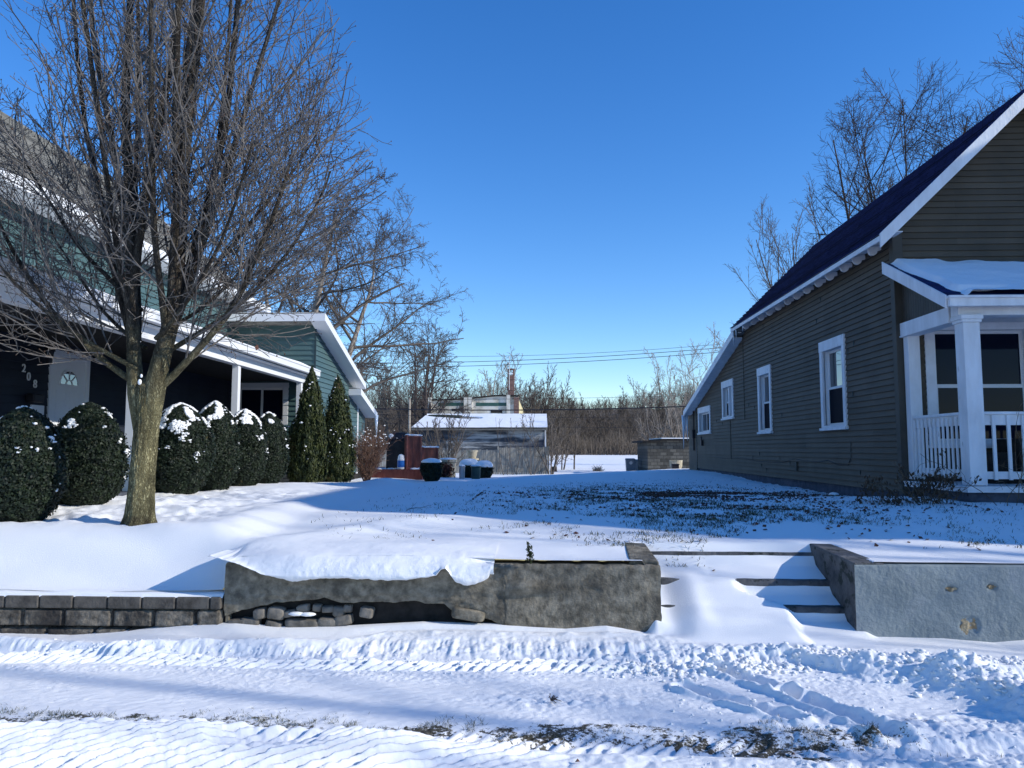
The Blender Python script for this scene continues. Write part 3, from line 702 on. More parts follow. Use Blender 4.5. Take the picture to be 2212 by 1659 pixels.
for py, pz in prof:
    if pz < 0:
        base = yard(xsn, xsn * 0 + py); zz = base + {-1: -.03, -2: -.004, -3: .012, -4: .02}[int(pz)]
    else:
        zz = pz + .018 * fbm(xsn * 1.1, xsn * 0 + py, 3, 9) + .012 * fbm(xsn * 5, xsn * 0 + py * 3, 3, 10)
        zz = .634 + (zz - .634) * (.03 + .97 * endf)
    if py > 6.64 and pz > 0: zz = np.maximum(zz, yard(xsn, xsn * 0 + py) + .008)
    rows.append((xsn, np.full_like(xsn, py) + (0.0 if py > 6.8 else .05 * (1 - endf)), np.maximum(zz, lz + .012) if py < 6.9 else zz))
for k, (py, fr) in enumerate(((6.474, .66), (6.480, .33), (6.497, .08), (6.515, .0), (6.545, .02), (6.59, .10), (6.63, .14))):
    top = rows[len(prof) - 1][2]
    if k < 3: zz = lz + (top - lz) * fr
    else: zz = lz + fr * .1
    rows.append((xsn, np.full_like(xsn, py) + .03 * (1 - endf) + .012 * fbm(xsn * 3, xsn * 0 + k * .4, 3, 12), zz + .0))
Xd = np.array([r[0] for r in rows]); Yd = np.array([r[1] for r in rows]); Zd = np.array([r[2] for r in rows])
def upsample(A, n):
    t0 = np.linspace(0, 1, A.shape[0]); t1 = np.linspace(0, 1, n); B = np.array([np.interp(t1, t0, A[:, j]) for j in range(A.shape[1])]).T
    for _ in range(14):
        C_ = B.copy(); C_[1:-1] = (B[:-2] + 2 * B[1:-1] + B[2:]) / 4; B = C_
    return B
Xd, Yd, Zd = upsample(Xd, 150), upsample(Yd, 150), upsample(Zd, 150)
s_arc = np.cumsum(np.vstack([Yd[:1] * 0, np.hypot(np.diff(Yd, axis=0), np.diff(Zd, axis=0))]), 0)
nz_ = fbm(Xd * 9, s_arc * 9, 4, 19) ; fr_ = ss(s_arc, .9, 1.1)
Zd = Zd + .0035 * nz_; Yd = Yd - .007 * fbm(Xd * 16, s_arc * 16, 4, 23) * fr_
tag(grid('snow_drift', Xd[::-1], Yd[::-1], Zd[::-1], M['snow']), 'curling snow drift hanging over the crumbling concrete wall', 'snow drift', kind='stuff')

# ------------------------------------------------------------------ crumbling concrete wall
RNG = random.Random(7)
wall = empty('concrete_retaining_wall', (-.85, 6.75, 0), 'low brown crumbling concrete wall with rubble showing through its base', 'retaining wall')
XW0 = atY(485, 1260, 6.6).x; XW1 = 1.005
tabB = [(485, 1332), (520, 1318), (575, 1308), (595, 1300), (610, 1303), (660, 1299), (700, 1293), (735, 1303), (800, 1302), (850, 1302), (905, 1299), (925, 1306), (960, 1306), (973, 1318), (1000, 1328), (1030, 1333), (1060, 1340), (1080, 1352), (1100, 1400), (1430, 1400)]
bx = [atY(a, b, 6.6).x for a, b in tabB]; bz = [atY(a, b, 6.6).z for a, b in tabB]
n = 420
wx = np.linspace(XW0, XW1, n)
bot = np.interp(wx, bx, bz) + np.where(wx < -.35, .010 * fbm(wx * 12, wx * 0, 4, 3), 0)
bot = np.where(wx > -.3, -.3, bot)
top = .628 + .004 * fbm(wx * 4, wx * 0 + 3, 4, 4) + .012 * np.minimum(fbm(wx * 13, wx * 0 + 5, 3, 6), 0)
nz = 40
T = np.linspace(0, 1, nz)[:, None]
FX = np.repeat(wx[None], nz, 0); FZ = bot[None] + (top - bot)[None] * T
FX = FX + .006 * fbm(FZ * 20, FX * 3, 2, 8)
FY = 6.6 + .008 * fbm(FX * 5, FZ * 5, 4, 22) + .006 * np.abs(fbm(FX * 16, FZ * 16, 3, 23))
ledge = ss(FZ, bot[None] + .005, bot[None] + .07)
FY = FY + .02 * (1 - ledge)
FY = FY + .045 * np.exp(-((FX + .12) / .16) ** 2 - ((FZ - .44) / .05) ** 2) * -1 + .03 * np.exp(-((FX + .05) / .2) ** 2 - ((FZ - .36) / .05) ** 2)
FY = FY + .02 * ss(FZ, top[None] - .025, top[None]) * (.5 + vn(FX * 14, FZ * 14, 3))
FY = FY + .007 * np.exp(-((FZ - .512 - .003 * fbm(FX * 4, FZ * 0, 2, 6)) / .006) ** 2) * (FX > -.3) - .010 * ss(FZ, .56, .60) * (FX > -.3) * (.4 + vn(FX * 9, FZ * 3, 5))
FY = FY + .010 * np.maximum(fbm(FX * 3, FZ * 14, 4, 61) - .25, 0) * 4
# close the block: front sheet, top sheet, back
def band(A, B):  # rows
    return A, B
XX = np.vstack([FX[:1], FX, FX[-1:], FX[-1:]]); ZZ = np.vstack([FZ[:1] + 0, FZ, top[None] + .002, top[None] - .7])
YY = np.vstack([FY[:1] * 0 + 6.80, FY, FY[-1:] * 0 + 6.84, FY[-1:] * 0 + 6.845])
body = grid('wall_body', XX, YY, ZZ, M['conc'], smooth=False); body.parent = wall
mb = MB(); mb.box(XW0 + .004, XW0 + .03, 6.635, 6.84, .10, .615); mb.box(XW1 - .10, XW1 - .002, 6.612, 6.84, -.3, .615)
mb.build('wall_end', M['conc'], wall)
mb = MB()
mb.hexa([(.75, 6.70, .4), (1.0, 6.625, .4), (1.0, 7.5, .4), (.79, 7.5, .4), (.755, 6.70, .668), (.998, 6.64, .655), (.995, 7.48, .705), (.80, 7.48, .715)])
mb.hexa([(.80, 6.84, -.3), (1.0, 6.84, -.3), (1.0, 7.48, -.3), (.80, 7.48, -.3), (.80, 6.84, .41), (.998, 6.84, .41), (.996, 7.47, .41), (.80, 7.47, .41)])
mb.build('wall_pier', M['conc'], wall, bevel=.012)
mb = MB(); mb.box(XW0 + .03, -.2, 6.70, 6.83, -.2, .42); mb.build('wall_cavity', M['dark'], wall)
def rock(c, s, seed, m=None, nm='rubble_stone', par=None):
    V, F = ico(3); rs = np.random.RandomState(seed)
    P = V.copy(); s = np.array(s)
    P = np.sign(P) * np.abs(P) ** .38; P /= np.max(np.abs(P))
    P = P * (1 + .10 * fbm(V[:, 0] * 2 + seed, V[:, 1] * 2 + V[:, 2], 3, seed)[:, None])
    a = rs.uniform(-.25, .25); ca, sa = math.cos(a), math.sin(a)
    Q = P * s; Q = np.stack([Q[:, 0] * ca - Q[:, 2] * sa, Q[:, 1], Q[:, 0] * sa + Q[:, 2] * ca], 1) + np.array(c)
    return npmesh(nm, Q, F, m or M['stone'], par)
for i, (a0, b0, a1, b1) in enumerate(((488, 1337, 560, 1352), (518, 1337, 560, 1352), (547, 1315, 573, 1338), (577, 1312, 612, 1340), (572, 1342, 608, 1362), (612, 1338, 690, 1362), (610, 1318, 640, 1334), (640, 1306, 668, 1324), (675, 1305, 694, 1322), (694, 1309, 722, 1324), (686, 1336, 730, 1356), (718, 1310, 745, 1334), (742, 1306, 760, 1324), (776, 1312, 806, 1336), (722, 1330, 760, 1352))):
    Yr = 6.63 if b1 > 1335 else 6.66
    p = atY(a0, b0, Yr); q = atY(a1, b1, Yr)
    rock(((p.x + q.x) / 2, Yr + .06, (p.z + q.z) / 2), ((q.x - p.x) / 2, .08, (p.z - q.z) / 2), 30 + i, par=wall, m=M['stone'])
p = atY(975, 1317, 6.56); q = atY(1045, 1342, 6.56)
rock(((p.x + q.x) / 2, 6.62, (p.z + q.z) / 2), ((q.x - p.x) / 2, .055, (p.z - q.z) / 2), 91, par=wall, nm='concrete_chunk', m=M['conc'])
# snow caught on ledges of the wall
C = []; RR = []
for (a, b, Yr, wd) in ((640, 1326, 6.62, .07), (665, 1327, 6.62, .07)):
    p = atY(a, b, Yr); C.append(p); RR.append((wd, .035, .018))
V, F = blobs([tuple(c) for c in C], RR, sub=2, jitter=.05, seed=4)
npmesh('ledge_snow', V, F, M['snow'], wall, smooth=True)

# ------------------------------------------------------------------ block wall on the left
bw = empty('block_retaining_wall', (-4.5, 6.7, 0), 'low wall of dark split face blocks under smooth cap blocks', 'retaining wall')
capb = MB(); xr = XW0 - .012
x = xr
wid = [.10] + [.30] * 30; i = 0
while x > -9.5:
    w_ = wid[min(i, len(wid) - 1)] + RNG.uniform(-.006, .006)
    capb.box(x - w_ + .006, x - .003, 6.56 + RNG.uniform(-.004, .004), 6.86, .243, .345 + RNG.uniform(-.003, .003)); x -= w_; i += 1
capb.build('cap_course', M['cap'], bw, bevel=.012)
for z0, z1, off in ((.083, .238, 0), (-.08, .078, .17), (-.24, -.085, .05)):
    x = xr - .005; first = True; Vs = []; Fs = []; o = 0
    while x > -9.5:
        w_ = RNG.choice([.28, .42, .42, .36]) if not first else .22 + off; first = False
        nx, nzz = max(3, int(w_ / .016)), 11
        gx, gz = np.meshgrid(np.linspace(x - w_ + .004, x - .004, nx), np.linspace(z0, z1, nzz))
        ex = np.minimum(np.minimum(gx - (x - w_ + .004), x - .004 - gx), np.minimum(gz - z0, z1 - gz))
        gy = 6.60 - .028 * ss(ex, 0, .014) - .016 * fbm(gx * 22, gz * 22, 4, int(z0 * 100) + 40) + RNG.uniform(-.004, .004)
        gy[0, :] = gy[-1, :] = 6.66; gy[:, 0] = gy[:, -1] = 6.66
        V = np.stack([gx.ravel(), gy.ravel(), gz.ravel()], 1); ii = np.arange(nx * nzz).reshape(nzz, nx)
        F = np.stack([ii[:-1, :-1].ravel(), ii[:-1, 1:].ravel(), ii[1:, 1:].ravel(), ii[1:, :-1].ravel()], 1) + o
        Vs.append(V); Fs.append(F); o += len(V); x -= w_
    npmesh('block_course', np.concatenate(Vs), np.concatenate(Fs), M['block'], bw)
MB().box(-9.5, xr, 6.655, 6.84, -.3, .24).build('wall_core', M['dark'], bw)

gx, gy = np.meshgrid(np.linspace(-9.5, XW0 - .004, 700), np.linspace(0, 1, 14))
sy = 6.575 + .012 * fbm(gx * 2, gx * 0, 3, 5) + gy * .14
o = grid('cap_snow', gx, sy, .343 + .022 * ss(gy, 0, .25) * (1 + .4 * fbm(gx * 3, gx * 0, 3, 6)) + .02 * gy - .006 * (gy < .01), M['snow']); o.parent = bw
# ------------------------------------------------------------------ grey painted wall on the right
gw = empty('painted_retaining_wall', (4, 6.75, 0), 'low grey painted wall with broken patches right of the snowy steps', 'retaining wall')
XG0 = atY(1848, 1300, 6.6).x
nx, nzz = 500, 60
gx, gz = np.meshgrid(np.linspace(XG0, 9.5, nx) , np.linspace(-.3, .64, nzz))
gy = 6.6 + .006 * fbm(gx * 3, gz * 3, 3, 44) + .004 * fbm(gx * 16, gz * 16, 4, 45)
for a, b, rx, rz, dp in ((2095, 1350, .09, .075, .012), (2055, 1273, .05, .022, .02), (2143, 1268, .05, .022, .02)):
    p = atY(a, b, 6.6)
    e = ((gx - p.x) / rx) ** 2 + ((gz - p.z) / rz) ** 2 + .5 * fbm(gx * 12, gz * 12, 3, 46)
    gy = gy + dp * (1 - ss(e, .75, 1.0))
gy[0] = gy[0]; 
XX = np.vstack([gx, gx[-1:], gx[-1:]]); YY = np.vstack([gy, gy[-1:] * 0 + 6.80, gy[-1:] * 0 + 6.8]); ZZ = np.vstack([gz, gz[-1:] + .004, gz[-1:] - .8])
grid('wall_face', XX, YY, ZZ, M['greywall'], smooth=False).parent = gw
for a, b, rx, rz in ((2095, 1350, .10, .09), (2055, 1273, .045, .02), (2143, 1268, .045, .02)):
    p = atY(a, b, 6.6)
    aa, rr_ = np.meshgrid(np.linspace(0, 2 * math.pi, 40), np.linspace(0, .88, 8))
    wob = 1 + .36 * np.sin(aa * 3 + a) + .16 * np.sin(aa * 7 + 2) + .08 * np.sin(aa * 13); px = p.x + rx * rr_ * np.cos(aa) * wob; pz = p.z + rz * rr_ * np.sin(aa) * wob
    py = 6.598 + .016 * rr_ * 0 + .012 * fbm(px * 30, pz * 30, 4, 47) + (.012 if rx > .08 else .010)
    o = grid('broken_patch', px, py, pz, M['broken'], smooth=False); o.parent = gw
mb = MB()
mb.hexa([(XG0, 6.603, -.3), (XG0 + .26, 6.62, -.3), (XG0 + .15, 7.5, -.3), (XG0 - .04, 7.5, -.3), (XG0 - .0, 6.604, .655), (XG0 + .26, 6.62, .65), (XG0 + .15, 7.5, .705), (XG0 - .06, 7.5, .71)])
mb.build('cheek_wall', M['concd'], gw, bevel=.012)

# ------------------------------------------------------------------ steps
sp_ = empty('concrete_steps', (1.85, 7.1, 0), 'snow drifted concrete steps between the brown wall and the grey wall', 'steps')
def plank(a0, b0, a1, b1, Yr, dep, z_extra=0, x0=None, x1=None):
    p = atY(a0, b0, Yr); q = atY(a1, b1, Yr)
    X0 = x0 if x0 is not None else p.x; X1 = x1 if x1 is not None else q.x
    nx = 60; gx = np.linspace(X0, X1, nx)
    zt = p.z + .004 * fbm(gx * 6, gx * 0, 3, 8); mb = MB()
    rows = [(Yr + .0, -.18), (Yr - .002, -.04), (Yr + .003, -.006), (Yr + .014, 0), (Yr + dep, .0)]
    XX = np.array([gx] * 5); YY = np.array([[r[0]] * nx for r in rows]) + .003 * fbm(XX * 9, XX * 0 + 1, 3, 4); ZZ = np.array([zt + r[1] for r in rows])
    o = grid('step', XX, YY, ZZ, M['concd'], smooth=False); o.parent = sp_
plank(1405, 1192, 1762, 1200, 7.42, .16, x0=1.0, x1=2.62)
plank(1430, 1251, 1790, 1251, 7.10, .18, x0=1.0, x1=2.66)
plank(1430, 1308, 1790, 1308, 6.82, .18, x0=1.0, x1=2.68)
# ================================================================== RIGHT HOUSE
WX = 5.62; FY_ = 12.2
rh = empty('olive_house', (WX, FY_, .85), 'olive brown clapboard house with dark blue shingle roof and white trim', 'house')
def casing(par, plane, pos, a0, a1, z0, z1, tw, proud, depth, sash, split='h', upper='pane', lower='screen', head=None, sill=True, name='window', wm='white', sgn=-1, mull=0):
    """window set in a wall hole. plane 'X' (wall normal along X, a=Y) or 'Y' (a=X). sgn = outward direction."""
    def P(a, n, z): return (pos + sgn * n, a, z) if plane == 'X' else (a, pos + sgn * n, z)
    def bx(mb, a0, a1, n0, n1, z0, z1):
        p = P(a0, n0, z0); q = P(a1, n1, z1); mb.box(p[0], q[0], p[1], q[1], z0, z1)
    head = head or tw
    i0, i1, j0, j1 = a0 + tw, a1 - tw, z0 + (.05 if sill else tw), z1 - head     # opening
    m = MB()
    bx(m, a0, i0, -.02, proud, z0, z1 - head); bx(m, i1, a1, -.02, proud, z0, z1 - head)
    bx(m, a0 - .01, a1 + .01, -.02, proud + .006, z1 - head, z1)
    if not sill: bx(m, i0, i1, -.02, proud, z0, j0)
    c = m.build(name, M[wm], par, bevel=.004)
    m = MB()   # reveal lining
    bx(m, i0 - .012, i0, -depth - .03, -.001, j0, j1); bx(m, i1, i1 + .012, -depth - .03, -.001, j0, j1)
    bx(m, i0, i1, -depth - .03, -.001, j1, j1 + .012); bx(m, i0, i1, -depth - .03, -.001, j0 - .012, j0)
    m.build('window_jamb', M['vinylw'], c)
    if sill:
        m = MB(); bx(m, a0 - .03, a1 + .03, -.03, proud + .035, z0 - .045, z0 + .005); bx(m, i0, i1, -depth, proud, z0 + .005, j0); m.build('window_sill', M[wm], c, bevel=.004)
    units = [(i0, i1)]
    if mull:
        mm = (i0 + i1) / 2; units = [(i0, mm - mull / 2), (mm + mull / 2, i1)]
        m = MB(); bx(m, mm - mull / 2, mm + mull / 2, -depth, -.005, j0, j1); m.build('window_mullion', M[wm], c)
    for (u0, u1) in units:
        if split == 'h':
            zm = (j0 + j1) / 2
            for (k0, k1, dd, mt_) in ((zm - .02, j1, depth, upper), (j0, zm + .02, depth - .028, lower)):
                m = MB(); s_ = sash
                bx(m, u0, u0 + s_, -dd - .02, -dd, k0, k1); bx(m, u1 - s_, u1, -dd - .02, -dd, k0, k1)
                bx(m, u0 + s_, u1 - s_, -dd - .02, -dd, k1 - s_, k1); bx(m, u0 + s_, u1 - s_, -dd - .02, -dd, k0, k0 + s_)
                fr = m.build('sash', M['vinylw'], c)
                m = MB(); bx(m, u0 + s_, u1 - s_, -dd - .014, -dd - .010, k0 + s_, k1 - s_); m.build('pane', M[mt_], c)
        else:
            um = (u0 + u1) / 2
            for (k0, k1, dd, mt_) in ((u0, um + .02, depth - .028, lower), (um - .02, u1, depth, upper)):
                m = MB(); s_ = sash
                bx(m, k0, k0 + s_, -dd - .02, -dd, j0, j1); bx(m, k1 - s_, k1, -dd - .02, -dd, j0, j1)
                bx(m, k0 + s_, k1 - s_, -dd - .02, -dd, j1 - s_, j1); bx(m, k0 + s_, k1 - s_, -dd - .02, -dd, j0, j0 + s_)
                m.build('sash', M['vinylw'], c)
                m = MB(); bx(m, k0 + s_, k1 - s_, -dd - .014, -dd - .010, j0 + s_, j1 - s_); m.build('pane', M[mt_], c)
    m = MB(); bx(m, i0, i1, -depth - .08, -depth - .06, j0, j1); m.build('interior_shade', M['dark'], c)
    return (i0 - .004, i1 + .004, j0 - .004, j1 + .004)

# side wall windows measured on the wall plane
WN = []
for (a, b, c_, d_, nm, kw) in (
    (1770, 741, 1830, 922, 'window', dict(lower='screen')),
    (1636, 797, 1668, 932, 'window', dict(lower='screen')),
    (1559, 826, 1585, 901, 'window', dict(lower='screen', mull=.10)),
    (1508, 882, 1535, 934, 'window', dict(split='v', lower='screen', upper='pane'))):
    p = atX(a, b, WX - .03); q = atX(c_, d_, WX - .03)
    r_ = atX(c_, d_, WX - .03)
    WN.append(casing(rh, 'X', WX, r_.y, p.y, q.z, p.z, .125, .045, .09, .045, head=.20, wm='white_worn', **kw))
YM, YS, YE = 21.3, 27.9, 29.35
EZ = 5.08
m = MB()
siding(m, (WX, 0, 0), (0, 1, 0), (-1, 0, 0), [(12.2, .93), (YM, .93), (YM, EZ), (12.2, EZ)], .1, .022, WN, z0=.93)
siding(m, (WX, 0, 0), (0, 1, 0), (-1, 0, 0), [(YM, .93), (YS, .93), (YS, 3.14), (YM, 4.74)], .1, .022, WN, z0=.93)
siding(m, (WX, 0, 0), (0, 1, 0), (-1, 0, 0), [(YS + .03, .83), (YE, .83), (YE, 2.75), (YS + .03, 3.13)], .1, .022, z0=.83)
m.build('side_wall', M['olive'], rh)
for q in ((YM - .01, YM + .01, 2.4, 4.75), (YM + 1.6, YM + 1.612, 1.3, 2.45)): MB().box(WX - .012, WX - .03, *q).build('siding_joint', M['olive_t'], rh)
rj = random.Random(8)
for i in range(26):
    k_ = rj.randrange(0, 38); y_ = rj.uniform(12.5, 27.5); z_ = .93 + k_ * .1
    if z_ > (4.9 if y_ < YM else 4.6 - (y_ - YM) * .245) or any(h_[0] - .2 < y_ < h_[1] + .2 and h_[2] - .2 < z_ < h_[3] + .2 for h_ in WN): continue
    MB().box(WX - .012, WX - .0245, y_, y_ + .012, z_ + .002, z_ + .094).build('siding_joint', M['greend'], rh)
# front gable
RX, RZ = 7.7, 7.30
ph = casing(rh, 'Y', FY_, 6.02, 7.74, 1.66, 3.62, .16, .03, .08, .05, lower='pane_dark', upper='pane_dark', wm='white', name='front_window')
ph2 = (7.90, 8.85, 1.15, 3.25)
m = MB()
siding(m, (0, FY_, 0), (1, 0, 0), (0, -1, 0), [(WX + .12, .93), (9.78, .93), (9.78, EZ), (RX, RZ - .14), (WX + .12, EZ + .02)], .1, .020, [ph, ph2], z0=.93)
m.build('front_wall', M['olive_f'], rh)
m = MB(); m.box(WX - .036, WX + .12, FY_ - .035, FY_ + .10, .90, EZ + .12); m.build('corner_board', M['olive_t'], rh, bevel=.005)
m = MB(); m.box(WX - .03, WX - .005, YS - .05, YS + .05, .86, 3.10); m.build('corner_board', M['greend'], rh)
m = MB(); m.box(7.90, 8.85, FY_ + .03, FY_ + .08, 1.15, 3.25); m.build('front_door', M['doorw'], rh)
m = MB(); m.box(WX + .25, 9.7, FY_ + .25, YE - .1, .3, 2.7); m.box(WX + .25, 9.7, FY_ + .25, YM - .05, 2.7, 4.9); m.build('house_core', M['dark'], rh)
m = MB(); m.box(WX + .02, 9.75, FY_ + .03, YS, .2, .925); m.build('foundation', M['found'], rh)
m = MB(); m.box(WX + .3, 9.7, YE - .05, YE, .3, 2.7); m.build('rear_wall', M['olive'], rh)
# main roof
EX, EZ0 = 5.30, 4.93
pit = (RZ - EZ0) / (RX - EX)
Y0r, Y1r = 11.84, 21.36
def slab(mb, xa, za, xb, zb, y0, y1, t):
    mb.hexa([(xa, y0, za - t), (xb, y0, zb - t), (xb, y1, zb - t), (xa, y1, za - t), (xa, y0, za), (xb, y0, zb), (xb, y1, zb), (xa, y1, za)])
m = MB(); slab(m, EX, EZ0, RX, RZ, Y0r, Y1r, .10); slab(m, RX, RZ, 2 * RX - EX, EZ0, Y0r, Y1r, .10)
roof = m.build('roof', M['navyroof'], rh)
# individual shingle courses so the surface is not a flat card
m = MB(); L = math.hypot(RX - EX, RZ - EZ0); nc = int(L / .125); rs = random.Random(3)
for i in range(nc + 1):
    t0, t1 = i / (nc + 1), (i + 1) / (nc + 1)
    xa, za = EX - .02 + (RX - EX + .02) * t0, EZ0 + (RZ - EZ0) * t0; xb, zb = EX + (RX - EX) * t1, EZ0 + (RZ - EZ0) * t1
    y = Y0r - .01
    while y < Y1r:
        w_ = rs.uniform(.25, .34); y2 = min(y + w_, Y1r + .01); h = .016 + rs.uniform(0, .007)
        m.hexa([(xa, y + .004, za), (xb, y + .004, zb), (xb, y2, zb), (xa, y2, za), (xa - h * .7, y + .004, za + h), (xb, y + .004, zb + .005), (xb, y2, zb + .005), (xa - h * .7, y2, za + h)]); y = y2
m.build('shingles', M['navyroof'], roof)
# rake boards
def rake(par, pts, t0, t1, dep, nm, mt_, off=0.0):
    m = MB()
    for (xa, za, xb, zb) in pts:
        m.hexa([(xa, t0, za - dep), (xb, t0, zb - dep), (xb, t1, zb - dep), (xa, t1, za - dep), (xa, t0, za), (xb, t0, zb), (xb, t1, zb), (xa, t1, za)])
    return m.build(nm, mt_, par)
rake(rh, [(EX - .06, EZ0 - .02, RX, RZ - .02), (RX, RZ - .02, 2 * RX - EX + .06, EZ0 - .02)], Y0r - .045, Y0r - .005, .22, 'rake_board', M['white_worn'])
rake(rh, [(EX + .12, EZ0 - .03, RX, RZ - .17)], Y0r, FY_, .02, 'rake_soffit', M['white_worn'])
m = MB(); m.box(EX - .015, EX + .012, Y0r, Y1r, EZ0 - .10, EZ0 - .02); m.box(EX + .012, WX - .01, Y0r + .02, Y1r, EZ0 + .015, EZ0 + .03); m.build('eave_board', M['white_worn'], rh)
for off in (711, 678, 651, 620, 596, 571, 550, 530, 510, 491, 473, 457, 441, 427):
    yy_ = 1661 * 5.45 / off - .12
    m = MB()
    for dy in (0, .17):
        c = (yy_ + dy)
        prf = [(EX + .02, EZ0 - .03), (WX - .015, EZ0 - .0), (WX - .015, EZ0 - .07)] + [(EX + .17 + .075 * math.cos(a), EZ0 - .085 + .075 * math.sin(a)) for a in np.linspace(0, -math.pi, 9)] + [(EX + .03, EZ0 - .06)]
        m.prism([(x_, c, z_) for x_, z_ in prf], (0, .045, 0))
        break
    m.build('rafter_tail', M['white_worn'], rh)
# rear lean-to roof
p0 = (YM + .02 - .5, EZ0 - .05); p1 = (28.75, 2.93)
m = MB()
a, b = (20.9, 4.93), (28.75, 2.98)
m.hexa([(5.34, a[0], a[1] - .09), (9.9, a[0], a[1] - .09), (9.9, b[0], b[1] - .09), (5.34, b[0], b[1] - .09), (5.34, a[0], a[1]), (9.9, a[0], a[1]), (9.9, b[0], b[1]), (5.34, b[0], b[1])])
m.hexa([(5.50, b[0], b[1] - .06), (9.9, b[0], b[1] - .06), (9.9, YE + .05, 2.80), (5.50, YE + .05, 2.80), (5.50, b[0], b[1] - .0), (9.9, b[0], b[1]), (9.9, YE + .05, 2.86), (5.50, YE + .05, 2.86)])
m.build('rear_roof', M['greyroof'], rh)
m = MB()
m.hexa([(5.30, a[0] + .3, a[1] - .26), (5.345, a[0] + .3, a[1] - .26), (5.345, b[0], b[1] - .17), (5.30, b[0], b[1] - .17), (5.30, a[0] + .3, a[1] - .06), (5.345, a[0] + .3, a[1] - .06), (5.345, b[0], b[1] + .01), (5.30, b[0], b[1] + .01)])
m.hexa([(5.345, a[0] + .4, a[1] - .27), (WX, a[0] + .4, a[1] - .27), (WX, b[0], b[1] - .13), (5.345, b[0], b[1] - .13), (5.345, a[0] + .4, a[1] - .25), (WX, a[0] + .4, a[1] - .25), (WX, b[0], b[1] - .11), (5.345, b[0], b[1] - .11)])
m.build('rear_rake_board', M['white_worn'], rh)
for (y_, x_, l) in ((28.80, 5.31, 1.25), (28.80, 5.37, .8), (28.86, 5.30, .5), (28.78, 5.45, .95)):
    MB().tube([(x_, y_, 2.85), (x_ + .004, y_, 2.85 - l * .5), (x_, y_, 2.85 - l)], [.045, .03, .004], 7).build('icicle', M['ice'], rh, smooth=True)
for (y_, l) in ((20.9, .35), (21.2, .5), (20.2, .22)):
    MB().tube([(5.32, y_, EZ0 - .05), (5.32, y_, EZ0 - .05 - l)], [.018, .003], 6).build('icicle', M['ice'], rh, smooth=True)
# services on the back corner of the side wall
m = MB(); m.box(WX - .12, WX - .015, 27.55 + .55, 27.55 + .85, 2.0, 2.30); m.tube([(WX - .05, 28.22, 2.3), (WX - .05, 28.22, 3.0)], .02, 6); m.tube([(WX - .05, 28.25, 2.0), (WX - .05, 28.25, 1.55)], .03, 6); m.build('electric_meter', M['cable'], rh)
m = MB(); m.box(WX - .09, WX - .015, 26.75, 26.95, 1.72, 1.90); m.tube([(WX - .05, 26.85, 1.9), (WX - .09, 26.75, 2.02)], .02, 6); m.build('outdoor_lamp', M['cable'], rh)
m = MB(); m.box(WX - .05, WX - .01, 17.05, 17.15, 1.12, 1.32); m.build('outlet_box', M['olive_t'], rh)
pts = []
for (a, b) in ((1530, 984), (1560, 990), (1600, 989), (1640, 997), (1690, 999), (1716, 991), (1740, 996), (1770, 998), (1788, 994), (1810, 1004), (1832, 1004), (1838, 990), (1838, 955)):
    p = atX(a, b, WX - .02); pts.append(p)
MB().tube(pts, .007, 5).build('wall_cable', M['cable'], rh)

# porch
PX0, PX1, PY = 5.66, 10.4, 10.46
m = MB()
m.hexa([(5.42, 10.34, 3.585), (PX1, 10.34, 3.585), (PX1, FY_ - .02, 4.47), (5.42, FY_ - .02, 4.47), (5.42, 10.34, 3.64), (PX1, 10.34, 3.64), (PX1, FY_ - .02, 4.525), (5.42, FY_ - .02, 4.525)])
pr = m.build('porch_roof', M['navyroof'], rh)
nx, ny = 260, 70
gx, gy = np.meshgrid(np.linspace(5.50, PX1, nx), np.linspace(10.35, FY_ - .03, ny))
t = (gy - 10.34) / (FY_ - .02 - 10.34)
edge = np.minimum((gx - 5.50 - .03 - .13 * ss(1 - t, .3, .95) - .05 * fbm(gy * 3, gx * 0, 3, 6)), .3)
th = .075 * ss(edge, 0, .12) + .018 * fbm(gx * 1.5, gy * 1.5, 3, 3) + .008 * fbm(gx * 7, gy * 7, 3, 4)
th = th * ss(edge, -.02, .1) * (1 - .9 * ss(gy, 11.9 + .18 * fbm(gx * 1.3, gx * 0, 3, 12), 12.1) * ss(fbm(gx * .9, gx * 0 + 1, 2, 9), -.2, .1))
bare = ss(-(np.abs(gy - 10.52) - .05 - .03 * fbm(gx * 3, gy, 2, 2)), -.03, .03) * (1 - ss(gx, 6.0, 6.5)) * .8
th = th * (1 - bare) - .012 * bare - .012 * (1 - ss(edge, -.02, .03))
o = grid('roof_snow', gx, gy, 3.645 + t * .885 + th, M['snow']); o.parent = pr
o['label'] = 'thin snow lying on the dark porch roof'
m = MB(); m.hexa([(5.40, 10.33, 3.47), (5.425, 10.33, 3.47), (5.425, FY_ - .04, 4.36), (5.40, FY_ - .04, 4.36), (5.40, 10.33, 3.65), (5.425, 10.33, 3.65), (5.425, FY_ - .04, 4.55), (5.40, FY_ - .04, 4.55)])
m.box(5.43, PX1, 10.27, 10.34, 3.49, 3.62); m.box(5.41, PX1, 10.235, 10.345, 3.595, 3.63)
m.build('porch_fascia', M['white_worn'], rh, bevel=.004)
m = MB()
y = 10.62
while y < FY_ - .06:
    y2 = y + .075; z2 = 3.40 + (y - 10.34) / 1.86 * .885 + .15
    m.hexa([(5.70, y, 3.40), (5.73, y, 3.40), (5.73, y2 - .006, 3.40), (5.70, y2 - .006, 3.40), (5.70, y, min(z2, 4.3)), (5.73, y, z2), (5.73, y2 - .006, z2 + .03), (5.70, y2 - .006, z2 + .03)]); y = y2
m.build('porch_gable_boards', M['olive_t'], rh)
